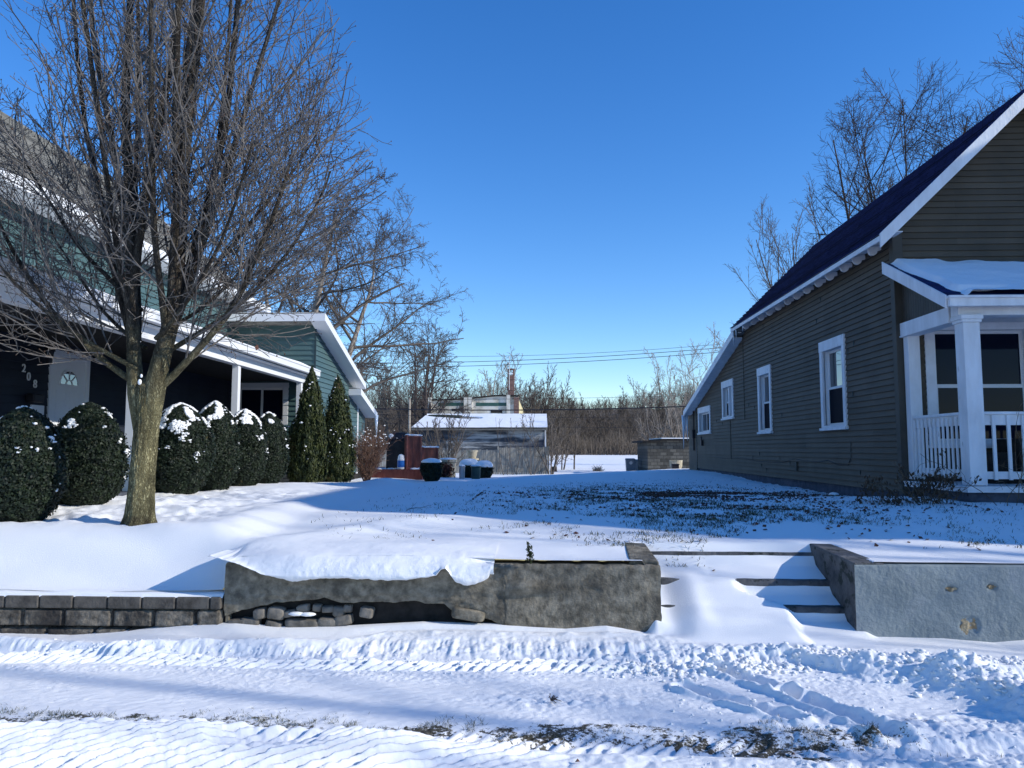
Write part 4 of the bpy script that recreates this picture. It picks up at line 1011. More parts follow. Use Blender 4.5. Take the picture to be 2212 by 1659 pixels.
m = MB(); m.box(5.64, 5.82, 10.72, FY_ - .04, 3.36, 3.56); m.box(5.64, PX1, 10.47, 10.66, 3.40, 3.585); m.box(5.625, 5.84, 10.71, FY_ - .04, 3.335, 3.362); m.build('porch_beam', M['white_worn'], rh, bevel=.005)
m = MB(); m.box(5.84, PX1, 10.68, FY_ - .06, 3.57, 3.585); m.build('porch_ceiling', M['white'], rh)
def post(x0, x1, y0, y1, z0, z1, nm='porch_post'):
    m = MB(); m.box(x0, x1, y0, y1, z0, z1 - .10); m.box(x0 - .02, x1 + .02, y0 - .02, y1 + .02, z1 - .10, z1 - .06); m.box(x0 - .035, x1 + .035, y0 - .035, y1 + .035, z1 - .06, z1); m.build(nm, M['white_worn'], rh, bevel=.006)
post(5.68, 5.90, 10.44, 10.66, 1.12, 3.40); post(9.2, 9.42, 10.44, 10.66, 1.12, 3.40)
m = MB(); m.box(5.68, 5.86, 12.0, 12.15, 1.14, 3.36); m.build('porch_post', M['white_worn'], rh, bevel=.005)
m = MB(); m.box(5.6, PX1, 10.38, FY_ - .03, 1.03, 1.11); m.build('porch_floor', M['white_worn'], rh)
m = MB(); m.box(5.66, PX1, 10.46, FY_ - .04, .5, 1.02); m.build('porch_foundation', M['found'], rh)
m = MB(); m.box(5.70, 5.82, 10.68, 11.98, 2.06, 2.10); m.box(5.73, 5.78, 10.68, 11.98, 1.92, 2.06); m.box(5.73, 5.78, 10.68, 11.98, 1.22, 1.32); ra = m.build('railing', M['white_worn'], rh, bevel=.004)
y = 10.78
while y < 11.98:
    MB().box(5.705, 5.725, y, y + .032, 1.20, 2.04).build('baluster', M['white_worn'], ra); y += .118
m = MB(); m.box(5.92, 9.18, 10.50, 10.62, 2.06, 2.10); m.box(5.92, 9.18, 10.53, 10.58, 1.92, 2.06); m.box(5.92, 9.18, 10.53, 10.58, 1.20, 1.30); ra = m.build('railing', M['white_worn'], rh, bevel=.004)
x = 6.03
while x < 9.1:
    MB().box(x, x + .042, 10.50, 10.527, 1.19, 2.05).build('baluster', M['white_worn'], ra); x += .195
m = MB(); m.box(6.35, 6.75, 11.2, 11.9, 1.11, 1.55); m.box(6.9, 7.3, 11.4, 11.95, 1.11, 1.75); m.build('porch_boxes', M['dark'], rh)

# ================================================================== LEFT HOUSE
lh = empty('green_house', (-5.7, 19.1, .85), 'pale green vinyl sided house with long covered porch behind round bushes', 'house')
MX = -7.8
dA = atX(107, 752, MX); dB = atX(192, 769, MX)
door = (dA.y, dB.y, 1.04, 3.19)
m = MB()
siding(m, (MX, 0, 0), (0, 1, 0), (1, 0, 0), [(8.6, 3.4), (19.9, 3.4), (19.9, 5.42), (8.6, 5.42)], .125, .024, [door], z0=3.4)
m.build('side_wall', M['green'], lh)
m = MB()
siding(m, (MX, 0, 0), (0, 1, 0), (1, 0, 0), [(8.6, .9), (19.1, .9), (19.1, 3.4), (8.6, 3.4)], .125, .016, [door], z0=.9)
m.build('porch_wall', M['darkened_wall'], lh)  # lower part of the green side wall, porch shade painted into its colour
MB().box(-15.2, MX - .06, 8.7, 19.8, .3, 5.3).build('house_core', M['dark'], lh)
m = MB(); siding(m, (0, 19.9, 0), (-1, 0, 0), (0, 1, 0), [(-MX, .9), (15.2, .9), (15.2, 5.4), (11.5, 8.6), (-MX, 5.4)], .125, .016, z0=.9)
m.build('gable_wall', M['green'], lh); m = MB()
siding(m, (0, 8.6, 0), (1, 0, 0), (0, -1, 0), [(-15.2, .9), (MX, .9), (MX, 5.4), (-11.5, 8.6), (-15.2, 5.4)], .125, .016, z0=.9); m.build('gable_wall', M['green'], lh)
m = MB(); m.hexa([(-7.40, 8.2, 5.28), (-7.40, 20.3, 5.28), (-11.5, 20.3, 8.68), (-11.5, 8.2, 8.68), (-7.40, 8.2, 5.38), (-7.40, 20.3, 5.38), (-11.5, 20.3, 8.80), (-11.5, 8.2, 8.80)])
m.hexa([(-11.5, 8.2, 8.68), (-11.5, 20.3, 8.68), (-15.6, 20.3, 5.28), (-15.6, 8.2, 5.28), (-11.5, 8.2, 8.80), (-11.5, 20.3, 8.80), (-15.6, 20.3, 5.38), (-15.6, 8.2, 5.38)])
mr = m.build('main_roof', M['greyroof'], lh)
m = MB(); rs = random.Random(5); L = math.hypot(4.1, 3.42); nc = int(L / .14)
for i in range(nc):
    t0, t1 = i / nc, (i + 1) / nc
    xa, za = -7.40 - 4.1 * t0, 5.38 + 3.42 * t0; xb, zb = -7.40 - 4.1 * t1, 5.38 + 3.42 * t1; h = .018
    m.hexa([(xa + h * .6, 8.2, za + h), (xa, 8.2, za - .01), (xb, 8.2, zb - .01), (xb, 8.2, zb + .004), (xa + h * .6, 20.3, za + h), (xa, 20.3, za - .01), (xb, 20.3, zb - .01), (xb, 20.3, zb + .004)])
m.build('shingles', M['greyroof'], mr)
m = MB(); m.box(-7.40, -7.27, 8.2, 20.3, 5.26, 5.41); m.box(-7.27, MX, 8.25, 20.25, 5.24, 5.265); m.build('gutter', M['vinylw'], lh, bevel=.01)
m = MB()
m.hexa([(-7.42, 20.28, 5.20), (-7.42, 20.33, 5.20), (-11.5, 20.33, 8.62), (-11.5, 20.28, 8.62), (-7.42, 20.28, 5.42), (-7.42, 20.33, 5.42), (-11.5, 20.33, 8.84), (-11.5, 20.28, 8.84)])
m.build('rake_board', M['vinylw'], lh)
# snow left along the eave
gx, gy = np.meshgrid(np.linspace(0, 1, 14), np.linspace(8.2, 20.3, 400))
wd = .12 + .30 * ss(fbm(gy * .35, gy * 0, 3, 31), -.5, .6) + .05 * fbm(gy * 3, gy * 0, 3, 32)
sxx = -7.29 - gx * wd; szz = 5.40 + np.maximum(-7.40 - sxx, 0) * .834 + .012 + .05 * np.sin(np.pi * np.clip(gx, 0, 1)) ** .6 * (.8 + .5 * fbm(gy * 2, gx * 3, 3, 33))
szz[:, 0] = 5.405; szz[:, -1] -= .03
o = grid('eave_snow', sxx, gy, szz, M['snow']); o.parent = mr
# addition
ax, ay = -5.68, 19.1
w1 = atY(506, 827, ay - .03); w2 = atY(621, 921, ay - .03)
hole = casing(lh, 'Y', ay, w1.x, w2.x, w2.z, w1.z, .13, .03, .06, .045, split='v', upper='pane_dark', lower='pane_dark', wm='vinylw', sill=False)
m = MB()
siding(m, (0, ay, 0), (1, 0, 0), (0, -1, 0), [(MX, .9), (ax, .9), (ax, 4.80), (MX, 4.80)], .128, .032, [hole], z0=.9, jit=.007)
m.build('addition_front_wall', M['green'], lh)
m = MB()
siding(m, (ax, 0, 0), (0, 1, 0), (1, 0, 0), [(ay, .9), (23.62, .9), (23.62, 3.38), (22.9, 3.56), (ay, 4.72)], .128, .024, z0=.9, jit=.003)
siding(m, (ax, 0, 0), (0, 1, 0), (1, 0, 0), [(23.74, .9), (24.7, .9), (24.7, 2.62), (23.74, 2.92)], .128, .016, z0=.9, jit=.003)
m.build('addition_side_wall', M['green'], lh)
m = MB(); m.box(ax - .005, ax + .028, 23.62, 23.74, .85, 3.36); m.build('corner_board', M['vinylw'], lh)
m = MB(); m.box(ax - .01, ax + .03, ay - .035, ay + .0, .9, 4.76); m.build('corner_board', M['greend'], lh)
MB().box(MX, ax - .05, ay + .2, 24.6, .3, 2.6).box(MX, ax - .05, ay + .2, 22.8, 2.6, 3.5).box(MX, ax - .05, ay + .2, 20.5, 3.5, 4.2).build('addition_core', M['dark'], lh)
def shed(y0, z0, y1, z1, nm):
    m = MB(); m.hexa([(MX - .4, y0, z0 - .05), (-5.33, y0, z0 - .05), (-5.33, y1, z1 - .05), (MX - .4, y1, z1 - .05), (MX - .4, y0, z0), (-5.33, y0, z0), (-5.33, y1, z1), (MX - .4, y1, z1)])
    r_ = m.build('addition_roof', M['greyroof'], lh)
    m = MB(); m.hexa([(-5.33, y0, z0 - .17), (-5.295, y0, z0 - .17), (-5.295, y1, z1 - .15), (-5.33, y1, z1 - .15), (-5.33, y0, z0 + .02), (-5.295, y0, z0 + .02), (-5.295, y1, z1 + .02), (-5.33, y1, z1 + .02)])
    m.box(MX - .4, -5.296, y0 - .04, y0 - .002, z0 - .17, z0 + .015); m.build('rake_board', M['vinylw'], lh)
    m = MB(); m.hexa([(ax + .0, y0, z0 - .16), (-5.33, y0, z0 - .16), (-5.33, y1, z1 - .14), (ax + .0, y1, z1 - .14), (ax, y0, z0 - .13), (-5.33, y0, z0 - .13), (-5.33, y1, z1 - .11), (ax, y1, z1 - .11)]); m.build('soffit', M['vinylw'], lh)
    gx, gy = np.meshgrid(np.linspace(MX - .3, -5.32, 60), np.linspace(y0 - .02, y1, 60)); t = (gy - y0) / (y1 - y0)
    o = grid('roof_snow', gx, gy, z0 + (z1 - z0) * t + .02 + .03 * ss(-gx, 5.33, 5.6) * (1 + .5 * fbm(gx * 2, gy * 2, 3, 5)), M['snow']); o.parent = r_
shed(18.62, 4.92, 23.14, 3.56, 'a'); shed(22.55, 3.36, 24.86, 2.75, 'b')
for (y_, l) in ((24.8, .75), (24.7, .5), (24.84, .35)): MB().tube([(-5.31, y_, 2.70), (-5.31, y_, 2.70 - l * .6), (-5.31, y_, 2.70 - l)], [.05, .03, .004], 7).build('icicle', M['ice'], lh, smooth=True)
# porch on the left house
PE = -5.50
m = MB(); m.hexa([(PE, 6.8, 3.44), (PE, 18.75, 3.44), (MX, 18.75, 4.12), (MX, 6.8, 4.12), (PE, 6.8, 3.52), (PE, 18.75, 3.52), (MX, 18.75, 4.20), (MX, 6.8, 4.20)])
pr = m.build('porch_roof', M['greyroof'], lh)
gx, gy = np.meshgrid(np.linspace(0, 1, 60), np.linspace(6.8, 19.06, 420))
sx_ = PE + .02 + (MX - PE - .02) * gx
th = (.05 + .035 * fbm(gy * .8, gx * 2, 3, 41)) * ss(gx, 0, .06) * (.45 + .55 * ss(fbm(gy * .5, gx * 2, 3, 44), -.6, 0))
o = grid('roof_snow', sx_, gy, 3.525 + .68 * gx + th, M['snow']); o.parent = pr
m = MB(); m.box(PE, PE + .11, 6.8, 18.6, 3.37, 3.52); m.box(PE + .11, PE + .125, 6.8, 18.6, 3.485, 3.52); m.build('gutter', M['vinylw'], lh, bevel=.012)
m = MB(); m.box(-5.78, -5.62, 6.85, 19.05, 3.17, 3.34); m.box(-5.62, PE - .002, 6.85, 18.9, 3.335, 3.36); m.build('porch_beam', M['vinylw'], lh, bevel=.004)
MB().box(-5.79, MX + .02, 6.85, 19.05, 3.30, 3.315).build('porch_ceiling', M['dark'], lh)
for a, X_ in ((6.95, 0), (10.55, 0), (14.2, 0), (18.0, 0)):
    MB().box(-5.77, -5.65, a - .06, a + .06, 1.02, 3.17).build('porch_post', M['vinylw'], lh, bevel=.005)
MB().box(MX + .02, -5.60, 6.85, 19.0, .90, 1.02).build('porch_floor', M['found'], lh)
# door
dr = MB().box(MX - .03, MX + .035, dA.y, dA.y + .09, 1.04, 3.19).box(MX - .03, MX + .035, dB.y - .09, dB.y, 1.04, 3.19).box(MX - .03, MX + .037, dA.y + .09, dB.y - .09, 3.10, 3.19).build('door_frame', M['doorw'], lh)
ds = MB().box(MX - .03, MX + .005, dA.y + .09, dB.y - .09, 1.05, 3.10).build('front_door', M['doorw'], lh)
yc = (dA.y + dB.y) / 2
m = MB()
for (z0, z1) in ((1.25, 1.75), (1.86, 2.55)):
    for (a0, a1) in ((yc - .33, yc - .05), (yc + .05, yc + .33)):
        m.box(MX + .005, MX + .012, a0, a1, z0, z0 + .02); m.box(MX + .005, MX + .012, a0, a1, z1 - .02, z1); m.box(MX + .005, MX + .012, a0, a0 + .02, z0 + .02, z1 - .02); m.box(MX + .005, MX + .012, a1 - .02, a1, z0 + .02, z1 - .02)
m.build('door_panel', M['doorw'], ds)
fz = 2.66; m = MB()
m.prism([(MX + .006, yc + .24 * math.cos(a), fz + .22 * math.sin(a)) for a in np.linspace(0, math.pi, 24)], (.006, 0, 0)); m.build('fan_light', M['pane'], ds)
m = MB()
for i in range(24):
    a, b = math.pi * i / 24, math.pi * (i + 1) / 24
    for r0, r1 in ((.24, .275), (.075, .09)):
        k = .92
        m.prism([(MX + .012, yc + r0 * math.cos(a), fz + k * r0 * math.sin(a)), (MX + .012, yc + r1 * math.cos(a), fz + k * r1 * math.sin(a)), (MX + .012, yc + r1 * math.cos(b), fz + k * r1 * math.sin(b)), (MX + .012, yc + r0 * math.cos(b), fz + k * r0 * math.sin(b))], (.01, 0, 0))
m.box(MX + .012, MX + .022, yc - .275, yc + .275, fz - .03, fz)
for a in (R(45), R(90), R(135)):
    c, s_ = math.cos(a), math.sin(a); m.prism([(MX + .012, yc + .085 * c - .008 * s_, fz + .085 * s_ + .008 * c), (MX + .012, yc + .24 * c - .008 * s_, fz + .22 * s_ + .008 * c), (MX + .012, yc + .24 * c + .008 * s_, fz + .22 * s_ - .008 * c), (MX + .012, yc + .085 * c + .008 * s_, fz + .085 * s_ - .008 * c)], (.009, 0, 0))
m.build('fan_light_grille', M['doorw'], ds)
MB().lathe((MX + .05, dB.y - .17, 2.0), [(.0, -.03), (.03, -.02), (.035, 0), (.03, .02), (0, .03)], 10).build('handle', M['metal'], ds)
# address numbers
for ch, a, b, s_ in (('2', 47, 803, .175), ('0', 57.5, 821, .175), ('8', 71.5, 837, .175)):
    cu = bpy.data.curves.new('house_number', 'FONT'); cu.body = ch; cu.size = s_; cu.extrude = .006; cu.offset = .002
    cu.materials.append(M['vinylw']); o_ = bpy.data.objects.new('tmp', cu); COL.objects.link(o_)
    bpy.context.view_layer.update(); me = bpy.data.meshes.new_from_object(o_); bpy.data.objects.remove(o_); me.name = 'house_number'
    o = bpy.data.objects.new('house_number', me); COL.objects.link(o)
    p = atX(a, b, MX + .03); o.location = p; o.rotation_euler = (R(90), 0, R(90)); o.parent = lh
    o['label'] = 'white house number ' + ch
p = atX(105, 770, MX + .15)
m = MB(); m.lathe((MX + .16, p.y, p.z - .12), [(.045, 0), (.075, .20), (.10, .21), (.03, .29), (.01, .32)], 6); m.box(MX, MX + .14, p.y - .02, p.y + .02, p.z + .02, p.z + .05); m.build('wall_lantern', M['cable'], lh)
p = atX(66, 850, MX + .1); q = atX(97, 868, MX + .1)
m = MB().box(MX + .02, MX + .16, p.y, q.y - .1, q.z - .02, p.z + .0).build('mailbox', M['cable'], lh, bevel=.02)
p = atX(69, 874, MX + .05)
MB().box(MX + .018, MX + .05, p.y, p.y + .30, p.z - .42, p.z).build('notice_frame', M['doorw'], lh, bevel=.006)
# ================================================================== THE BIG BARE TREE
TX, TY = -3.99, 7.55
tz = zg(TX, TY) - .04
bt = empty('bare_tree', (TX, TY, tz), 'big bare multi stemmed tree standing in front of the green house', 'tree')
def env_main(q):
    z = q[2]; d = math.hypot(q[0] - TX - .05, q[1] - TY)
    r = np.interp(z, [2.0, 2.35, 2.6, 3.0, 3.5, 4.1, 5.0, 5.8, 6.3, 7.3, 8.4, 9.2], [.5, .95, 1.45, 2.0, 2.3, 2.45, 2.42, 2.2, 2.0, 1.7, 1.1, .2])
    r *= .95 if q[0] >= TX else 1.05
    return d < r * (1 + .05 * math.sin(q[2] * 9 + q[0] * 7))
def flare(z):  # trunk radius by height over base
    return .124 + .055 * math.exp(-z / .12) - .006 * z
k = 120; V = []; hs_ = np.linspace(-.12, 1.52, 200)
for h in hs_:
    cx_ = TX + .02 + .035 * max(h, 0) ** 1.3; cy_ = TY + .01 * h
    for j in range(k):
        a = 2 * math.pi * j / k
        r_ = flare(max(h, 0)) * (1 + .12 * math.exp(-max(h, 0) / .2) * math.sin(a * 4 + 1) + .02 * math.sin(a * 3 + h * 2))
        if h > 1.0: r_ *= 1 + .28 * ((h - 1.0) / .52) ** 2 * abs(math.cos(a)) - .25 * max(0, (h - 1.35) / .17) ** 2 * abs(math.sin(a)) * .4
        r_ *= 1 - .75 * min(1, max(0, (h - 1.40) / .12)) ** 1.5
        V.append((cx_ + r_ * math.cos(a), cy_ + r_ * math.sin(a), tz + h))
V = np.array(V)
ang = np.arctan2(V[:, 1] - TY, V[:, 0] - TX)
dsp = -np.abs(fbm(ang * 8, V[:, 2] * 3.2, 3, 3)) * .022 + .005 * fbm(ang * 16, V[:, 2] * 18, 2, 5)
V[:, 0] += np.cos(ang) * dsp; V[:, 1] += np.sin(ang) * dsp
i = np.arange(len(hs_) * k).reshape(len(hs_), k)
F = np.stack([i[:-1].ravel(), np.roll(i, -1, 1)[:-1].ravel(), np.roll(i, -1, 1)[1:].ravel(), i[1:].ravel()], 1)
npmesh('trunk', V, F, M['bark'], bt, smooth=True)
spec = [dict(n=16, wob=.035, up=.055, kids=25, t0=.09, ang=(28, 52), len=2.05, abs=True, rr=.30, end=.36, tube=True, k=9, fall=.45),
        dict(n=9, wob=.06, up=.055, kids=8.5, t0=.08, ang=(25, 55), len=.66, abs=True, rr=.42, end=.25, k=5, rmin=.0055, fall=.5),
        dict(n=5, wob=.10, up=.05, kids=4, t0=.1, ang=(30, 70), len=.15, abs=True, rr=.6, k=3, rmin=.0034, fall=.3),
        dict(n=2, wob=.22, up=.05, k=3, rmin=.0024)]
T = Tree(11, spec, env_main)
fz = tz + 1.38
base = (TX + .07, TY, fz)
leads = [  # (dx,dy,dz start offset), direction, length, radius
    ((.25, -.02, .88), (.10, -.03, 1), 5.4, .070), ((-.21, 0, .82), (-.04, -.02, 1), 5.3, .058),
    ((.22, .04, .80), (-.06, .10, 1), 5.5, .058), ((-.20, .02, .70), (-.20, .06, 1), 5.2, .042), ((-.19, -.04, .76), (.08, -.10, 1), 5.4, .046),
    ((.24, .04, .82), (.26, .05, 1), 5.0, .046), ((.20, -.05, .65), (.14, -.18, 1), 5.4, .044), ((-.16, .03, .35), (-.44, .12, .9), 4.9, .036),
    ((.20, -.01, .55), (.46, -.08, .95), 4.7, .038), ((.20, .06, .6), (.12, .32, 1), 5.0, .038), ((-.16, .05, .5), (-.16, .34, 1), 4.9, .034),
    ((.17, -.06, .6), (.04, -.38, 1), 4.8, .034), ((-.17, -.05, .6), (-.12, -.32, 1), 4.8, .032)]
T.poly.setdefault(0, []).append(([(base[0] + .02, TY, fz - .5), (base[0] + .055, TY, fz - .02), (base[0] + .12, TY - .01, fz + .30), (base[0] + .19, TY - .01, fz + .60), (base[0] + .26, TY - .02, fz + .95)], [.080, .110, .090, .082, .070]))
T.poly[0].append(([(base[0] - .05, TY, fz - .5), (base[0] - .125, TY, fz - .05), (base[0] - .165, TY, fz + .28), (base[0] - .185, TY, fz + .58), (base[0] - .21, TY, fz + .88)], [.07, .085, .072, .064, .056]))
for o, d, L, r_ in leads:
    T.branch((base[0] + o[0], base[1] + o[1], base[2] + o[2]), d, L, r_, 0)
# long low limbs reaching sideways
for o, d, L, r_ in [((.12, .0, .02), (.95, .05, .75), 2.7, .040), ((.10, .02, .35), (.95, .25, .55), 2.6, .028), ((-.12, 0, .05), (-1, .02, .50), 2.7, .034), ((-.10, -.05, .20), (-1, -.25, .38), 2.5, .026),
                    ((-.08, .06, .42), (-.9, .5, .42), 2.3, .024), ((.08, -.06, .5), (.85, -.5, .5), 2.3, .024), ((.06, .08, .6), (.6, .8, .5), 2.2, .022), ((.10, .02, .75), (.95, .05, .75), 2.5, .026), ((-.12, .02, .8), (-.95, .1, .7), 2.5, .026)]:
    T.branch((base[0] + o[0], base[1] + o[1], base[2] + o[2]), d, L, r_, 0)
a = T.arrays([0]); npmesh('limbs', a[0], a[1], M['bark'], bt, smooth=True)
a = T.arrays([1, 2, 3]); npmesh('branches', a[0], a[1], M['twig'], bt)
rs = np.random.RandomState(3); tips = np.array(T.tips); sel = tips[rs.rand(len(tips)) < .45]
V, F = blobs(sel, rs.uniform(.004, .008, len(sel)), 1.4, 1, .1, 3); npmesh('buds', V, F, M['bud'], bt)
sel = tips[rs.rand(len(tips)) < .0016]; V, F = leaf_quads(sel, rs.normal(0, 1, sel.shape), .022, rs, 1.3); npmesh('dead_leaves', V, F, M['deadleaf'], bt)
V, F = blobs([(TX + .03, TY - .11, tz + 1.44), (TX + .05, TY - .12, tz + 1.50)], [(.02, .015, .03), (.012, .012, .02)], sub=2, jitter=.08, seed=3)
npmesh('fork_snow', V, F, M['snow'], bt, smooth=True)
print('tree tips', len(tips))

# ================================================================== SHRUBS
def egg(t, R0, H):   # radius at relative height t
    return R0 * np.interp(t, [0, .04, .12, .3, .5, .68, .82, .92, .975, 1.0], [.34, .55, .78, .97, 1.0, .90, .68, .42, .20, .02])
def boxwood(x, y, R0, H, label, snow=.5, seed=0, nl=9000, lean=0.0, name='round_bush', group='round clipped evergreens along the green porch', blue=False, prof=egg, size=.0105, mm='box'):
    z0 = zg(x, y) - .03
    root = empty(name, (x, y, z0), label, 'bush', group)
    rs = np.random.RandomState(seed)
    def surf(a, t):
        lum = .13 * fbm(a * 1.3 + seed, t * 4, 3, seed) + .10 * fbm(a * 4 + seed, t * 11, 3, seed + 5)
        r_ = prof(t, R0, H) * (1 + lum)
        return r_
    a, t = np.meshgrid(np.linspace(0, 2 * math.pi, 37)[:-1], np.linspace(.02, .99, 26))
    r_ = surf(a, t) * .86
    Vc = np.stack([(x + r_ * np.cos(a) + lean * t).ravel(), (y + r_ * np.sin(a)).ravel(), (z0 + t * H).ravel()], 1)
    i = np.arange(a.size).reshape(a.shape); j = np.roll(i, -1, 1)
    Fc = np.stack([i[:-1].ravel(), j[:-1].ravel(), j[1:].ravel(), i[1:].ravel()], 1)
    npmesh('inner_branches', Vc, Fc, M['core'], root)
    a = rs.uniform(0, 2 * math.pi, nl); t = 1 - rs.rand(nl) ** 1.0 * .98
    dep = rs.rand(nl) ** 2 * .16
    r_ = surf(a, t) * (1 - dep) + rs.normal(0, .012, nl)
    C = np.stack([x + r_ * np.cos(a) + lean * t, y + r_ * np.sin(a), z0 + t * H], 1)
    N = np.stack([np.cos(a), np.sin(a), (t - .45) * 1.6], 1)
    V, F = leaf_quads(C, N, size, rs); npmesh('foliage', V, F, M[mm], root)
    if snow > 0:
        n = 11000; a = rs.uniform(0, 2 * math.pi, n); t = .22 + .78 * rs.rand(n) ** .6
        pn = fbm(a * 2.1 + seed * 3, t * 8, 4, seed + 9, .6)
        keep = pn > (.52 - snow * .80 * ss(t, .45, .9) - snow * .10)
        a, t = a[keep], t[keep]
        r_ = surf(a, t) * 1.0
        C = np.stack([x + r_ * np.cos(a) + lean * t, y + r_ * np.sin(a), z0 + t * H + .01], 1)
        s_ = rs.uniform(.008, .026, len(C)) * (.6 + .6 * t)
        if len(C):
            V, F = blobs(C, np.stack([s_, s_, s_ * .62], 1), sub=1, jitter=.22, seed=seed); npmesh('snow_cap', V, F, M['snow'], root, smooth=True)
    return root
def gz(a, b, X_): return atX(a, b, X_)
BX = -5.12
for (cx_, top_, bot_, wdt, X_, lab, sn, sd_) in (
    (48, 880, 1104, 150, -5.35, 'sunlit edged round bush at the left edge of the porch', .02, 1),
    (190, 870, 1085, 135, -5.35, 'wide dark round bush in front of the white door', .0001, 2),
    (388, 873, 1076, 122, BX, 'snow capped round bush just right of the big tree trunk', .42, 3),
    (463, 869, 1060, 92, BX, 'tall dark round bush with snow on top, before the sunlit porch post', .40, 4),
    (527, 886, 1056, 88, BX, 'snowy round bush directly below the sliding window', .50, 5),
    (578, 892, 1050, 80, BX + .05, 'small sunlit green round bush at the end of the row', .28, 6)):
    Y_ = atX(cx_, 970, X_).y; p = atY(cx_, top_, Y_); q = atY(cx_ + wdt * .56, top_, Y_); z_ = zg(X_, Y_) - .03
    boxwood(X_, Y_, q.x - p.x, p.z - z_, lab, sn, sd_, nl=30000 if cx_ < 420 else 20000)
def arbor(cx_, top_, wdt, X_, lab, seed, lean):
    wdt *= .88
    Y_ = atX(cx_, 970, X_).y; p = atY(cx_, top_, Y_); q = atY(cx_ + wdt / 2, top_, Y_); z0 = zg(X_, Y_) - .02; R0 = q.x - p.x; H = p.z - z0
    root = empty('arborvitae', (X_, Y_, z0), lab, 'conifer', 'narrow conifers by the green side wall')
    rs = np.random.RandomState(seed); nl = 26000
    def rad(a, t):
        base = np.interp(t, [0, .05, .25, .5, .75, .9, 1.0], [.55, .86, 1.0, .86, .55, .26, .02])
        return R0 * base * (1 + .34 * fbm(a * 2.2 + seed, t * 5, 3, seed) + .26 * fbm(a * 6, t * 14, 3, seed + 3))
    a, t = np.meshgrid(np.linspace(0, 2 * math.pi, 31)[:-1], np.linspace(.03, .97, 30)); r_ = rad(a, t) * .72
    Vc = np.stack([(X_ + r_ * np.cos(a) + lean * t).ravel(), (Y_ + r_ * np.sin(a)).ravel(), (z0 + t * H).ravel()], 1)
    i = np.arange(a.size).reshape(a.shape); j = np.roll(i, -1, 1)
    npmesh('inner_branches', Vc, np.stack([i[:-1].ravel(), j[:-1].ravel(), j[1:].ravel(), i[1:].ravel()], 1), M['core'], root)
    MB().tube([(X_, Y_, z0 - .1), (X_, Y_, z0 + .3), (X_ + lean, Y_, z0 + H * .9)], [.05, .04, .01], 6).build('trunk', M['twig'], root)
    t = 1 - np.sqrt(rs.rand(nl)) * .98; a = rs.uniform(0, 2 * math.pi, nl)
    r_ = rad(a, t) * (1 - .38 * rs.rand(nl) ** 1.6)
    C = np.stack([X_ + r_ * np.cos(a) + lean * t, Y_ + r_ * np.sin(a), z0 + t * H], 1)
    N = np.stack([np.cos(a), np.sin(a), a * 0 + .1], 1)
    V, F = leaf_quads(C, N, .014, rs, 2.6, up=1.2); npmesh('foliage', V, F, M['arb'], root)
    n = 420; t = .18 + .8 * rs.rand(n); a = rs.uniform(0, 2 * math.pi, n); k_ = fbm(a * 2 + seed, t * 8, 3, seed + 8) > .36
    a, t = a[k_], t[k_]; r_ = rad(a, t)
    C = np.stack([X_ + r_ * np.cos(a) + lean * t, Y_ + r_ * np.sin(a), z0 + t * H], 1); s_ = rs.uniform(.012, .035, len(C))
    V, F = blobs(C, np.stack([s_, s_, s_ * .6], 1), sub=1, jitter=.2, seed=seed); npmesh('snow_cap', V, F, M['snow'], root, smooth=True)
arbor(664, 790, 88, -4.85, 'taller arborvitae beside the porch corner post', 21, .06)
arbor(729, 808, 84, -4.85, 'arborvitae right of the porch, before the sunlit siding', 22, -.02)

# twiggy shrubs
def twig_shrub(name, x, y, H, Rr, n, lab, cat, seed, m, spec, group=None, spread=.6, caps=0, z0=None):
    z0 = zg(x, y) - .03 if z0 is None else z0
    root = empty(name, (x, y, z0), lab, cat, group)
    T = Tree(seed, spec); rr = T.r
    for i in range(n):
        a = rr.uniform(0, 2 * math.pi); s_ = rr.random() ** .6 * spread
        T.branch((x + rr.gauss(0, .05) * Rr, y + rr.gauss(0, .05) * Rr, z0), (math.cos(a) * s_, math.sin(a) * s_, 1), H * rr.uniform(.75, 1.05), spec[0]['r0'] * rr.uniform(.6, 1.2), 0)
    A = T.arrays([0, 1, 2, 3]); npmesh('branches', A[0], A[1], m, root)
    if caps:
        tp = np.array(T.tips); tp = tp[tp[:, 2] > z0 + H * .72]; rs = np.random.RandomState(seed); tp = tp[rs.rand(len(tp)) < caps]
        V, F = blobs(tp, rs.uniform(.015, .035, len(tp)), .6, 1, .2, seed); npmesh('snow_cap', V, F, M['snow'], root, smooth=True)
    return root
p = atX(793, 1028, -4.75)
twig_shrub('barberry_bush', -4.75, p.y, 1.38, .8, 75, 'twiggy reddish brown bush with snow tips beside the green wall', 'bush', 31, M['barb'],
           [dict(n=6, wob=.07, up=-.005, kids=9, t0=.2, ang=(12, 38), len=.42, rr=.6, end=.3, r0=.011, rmin=.004, fall=.3), dict(n=4, wob=.12, up=.02, kids=6, t0=.1, ang=(20, 60), len=.4, rr=.6, rmin=.0035, k=3), dict(n=2, wob=.2, up=0, rmin=.003)], spread=.62, caps=.10)

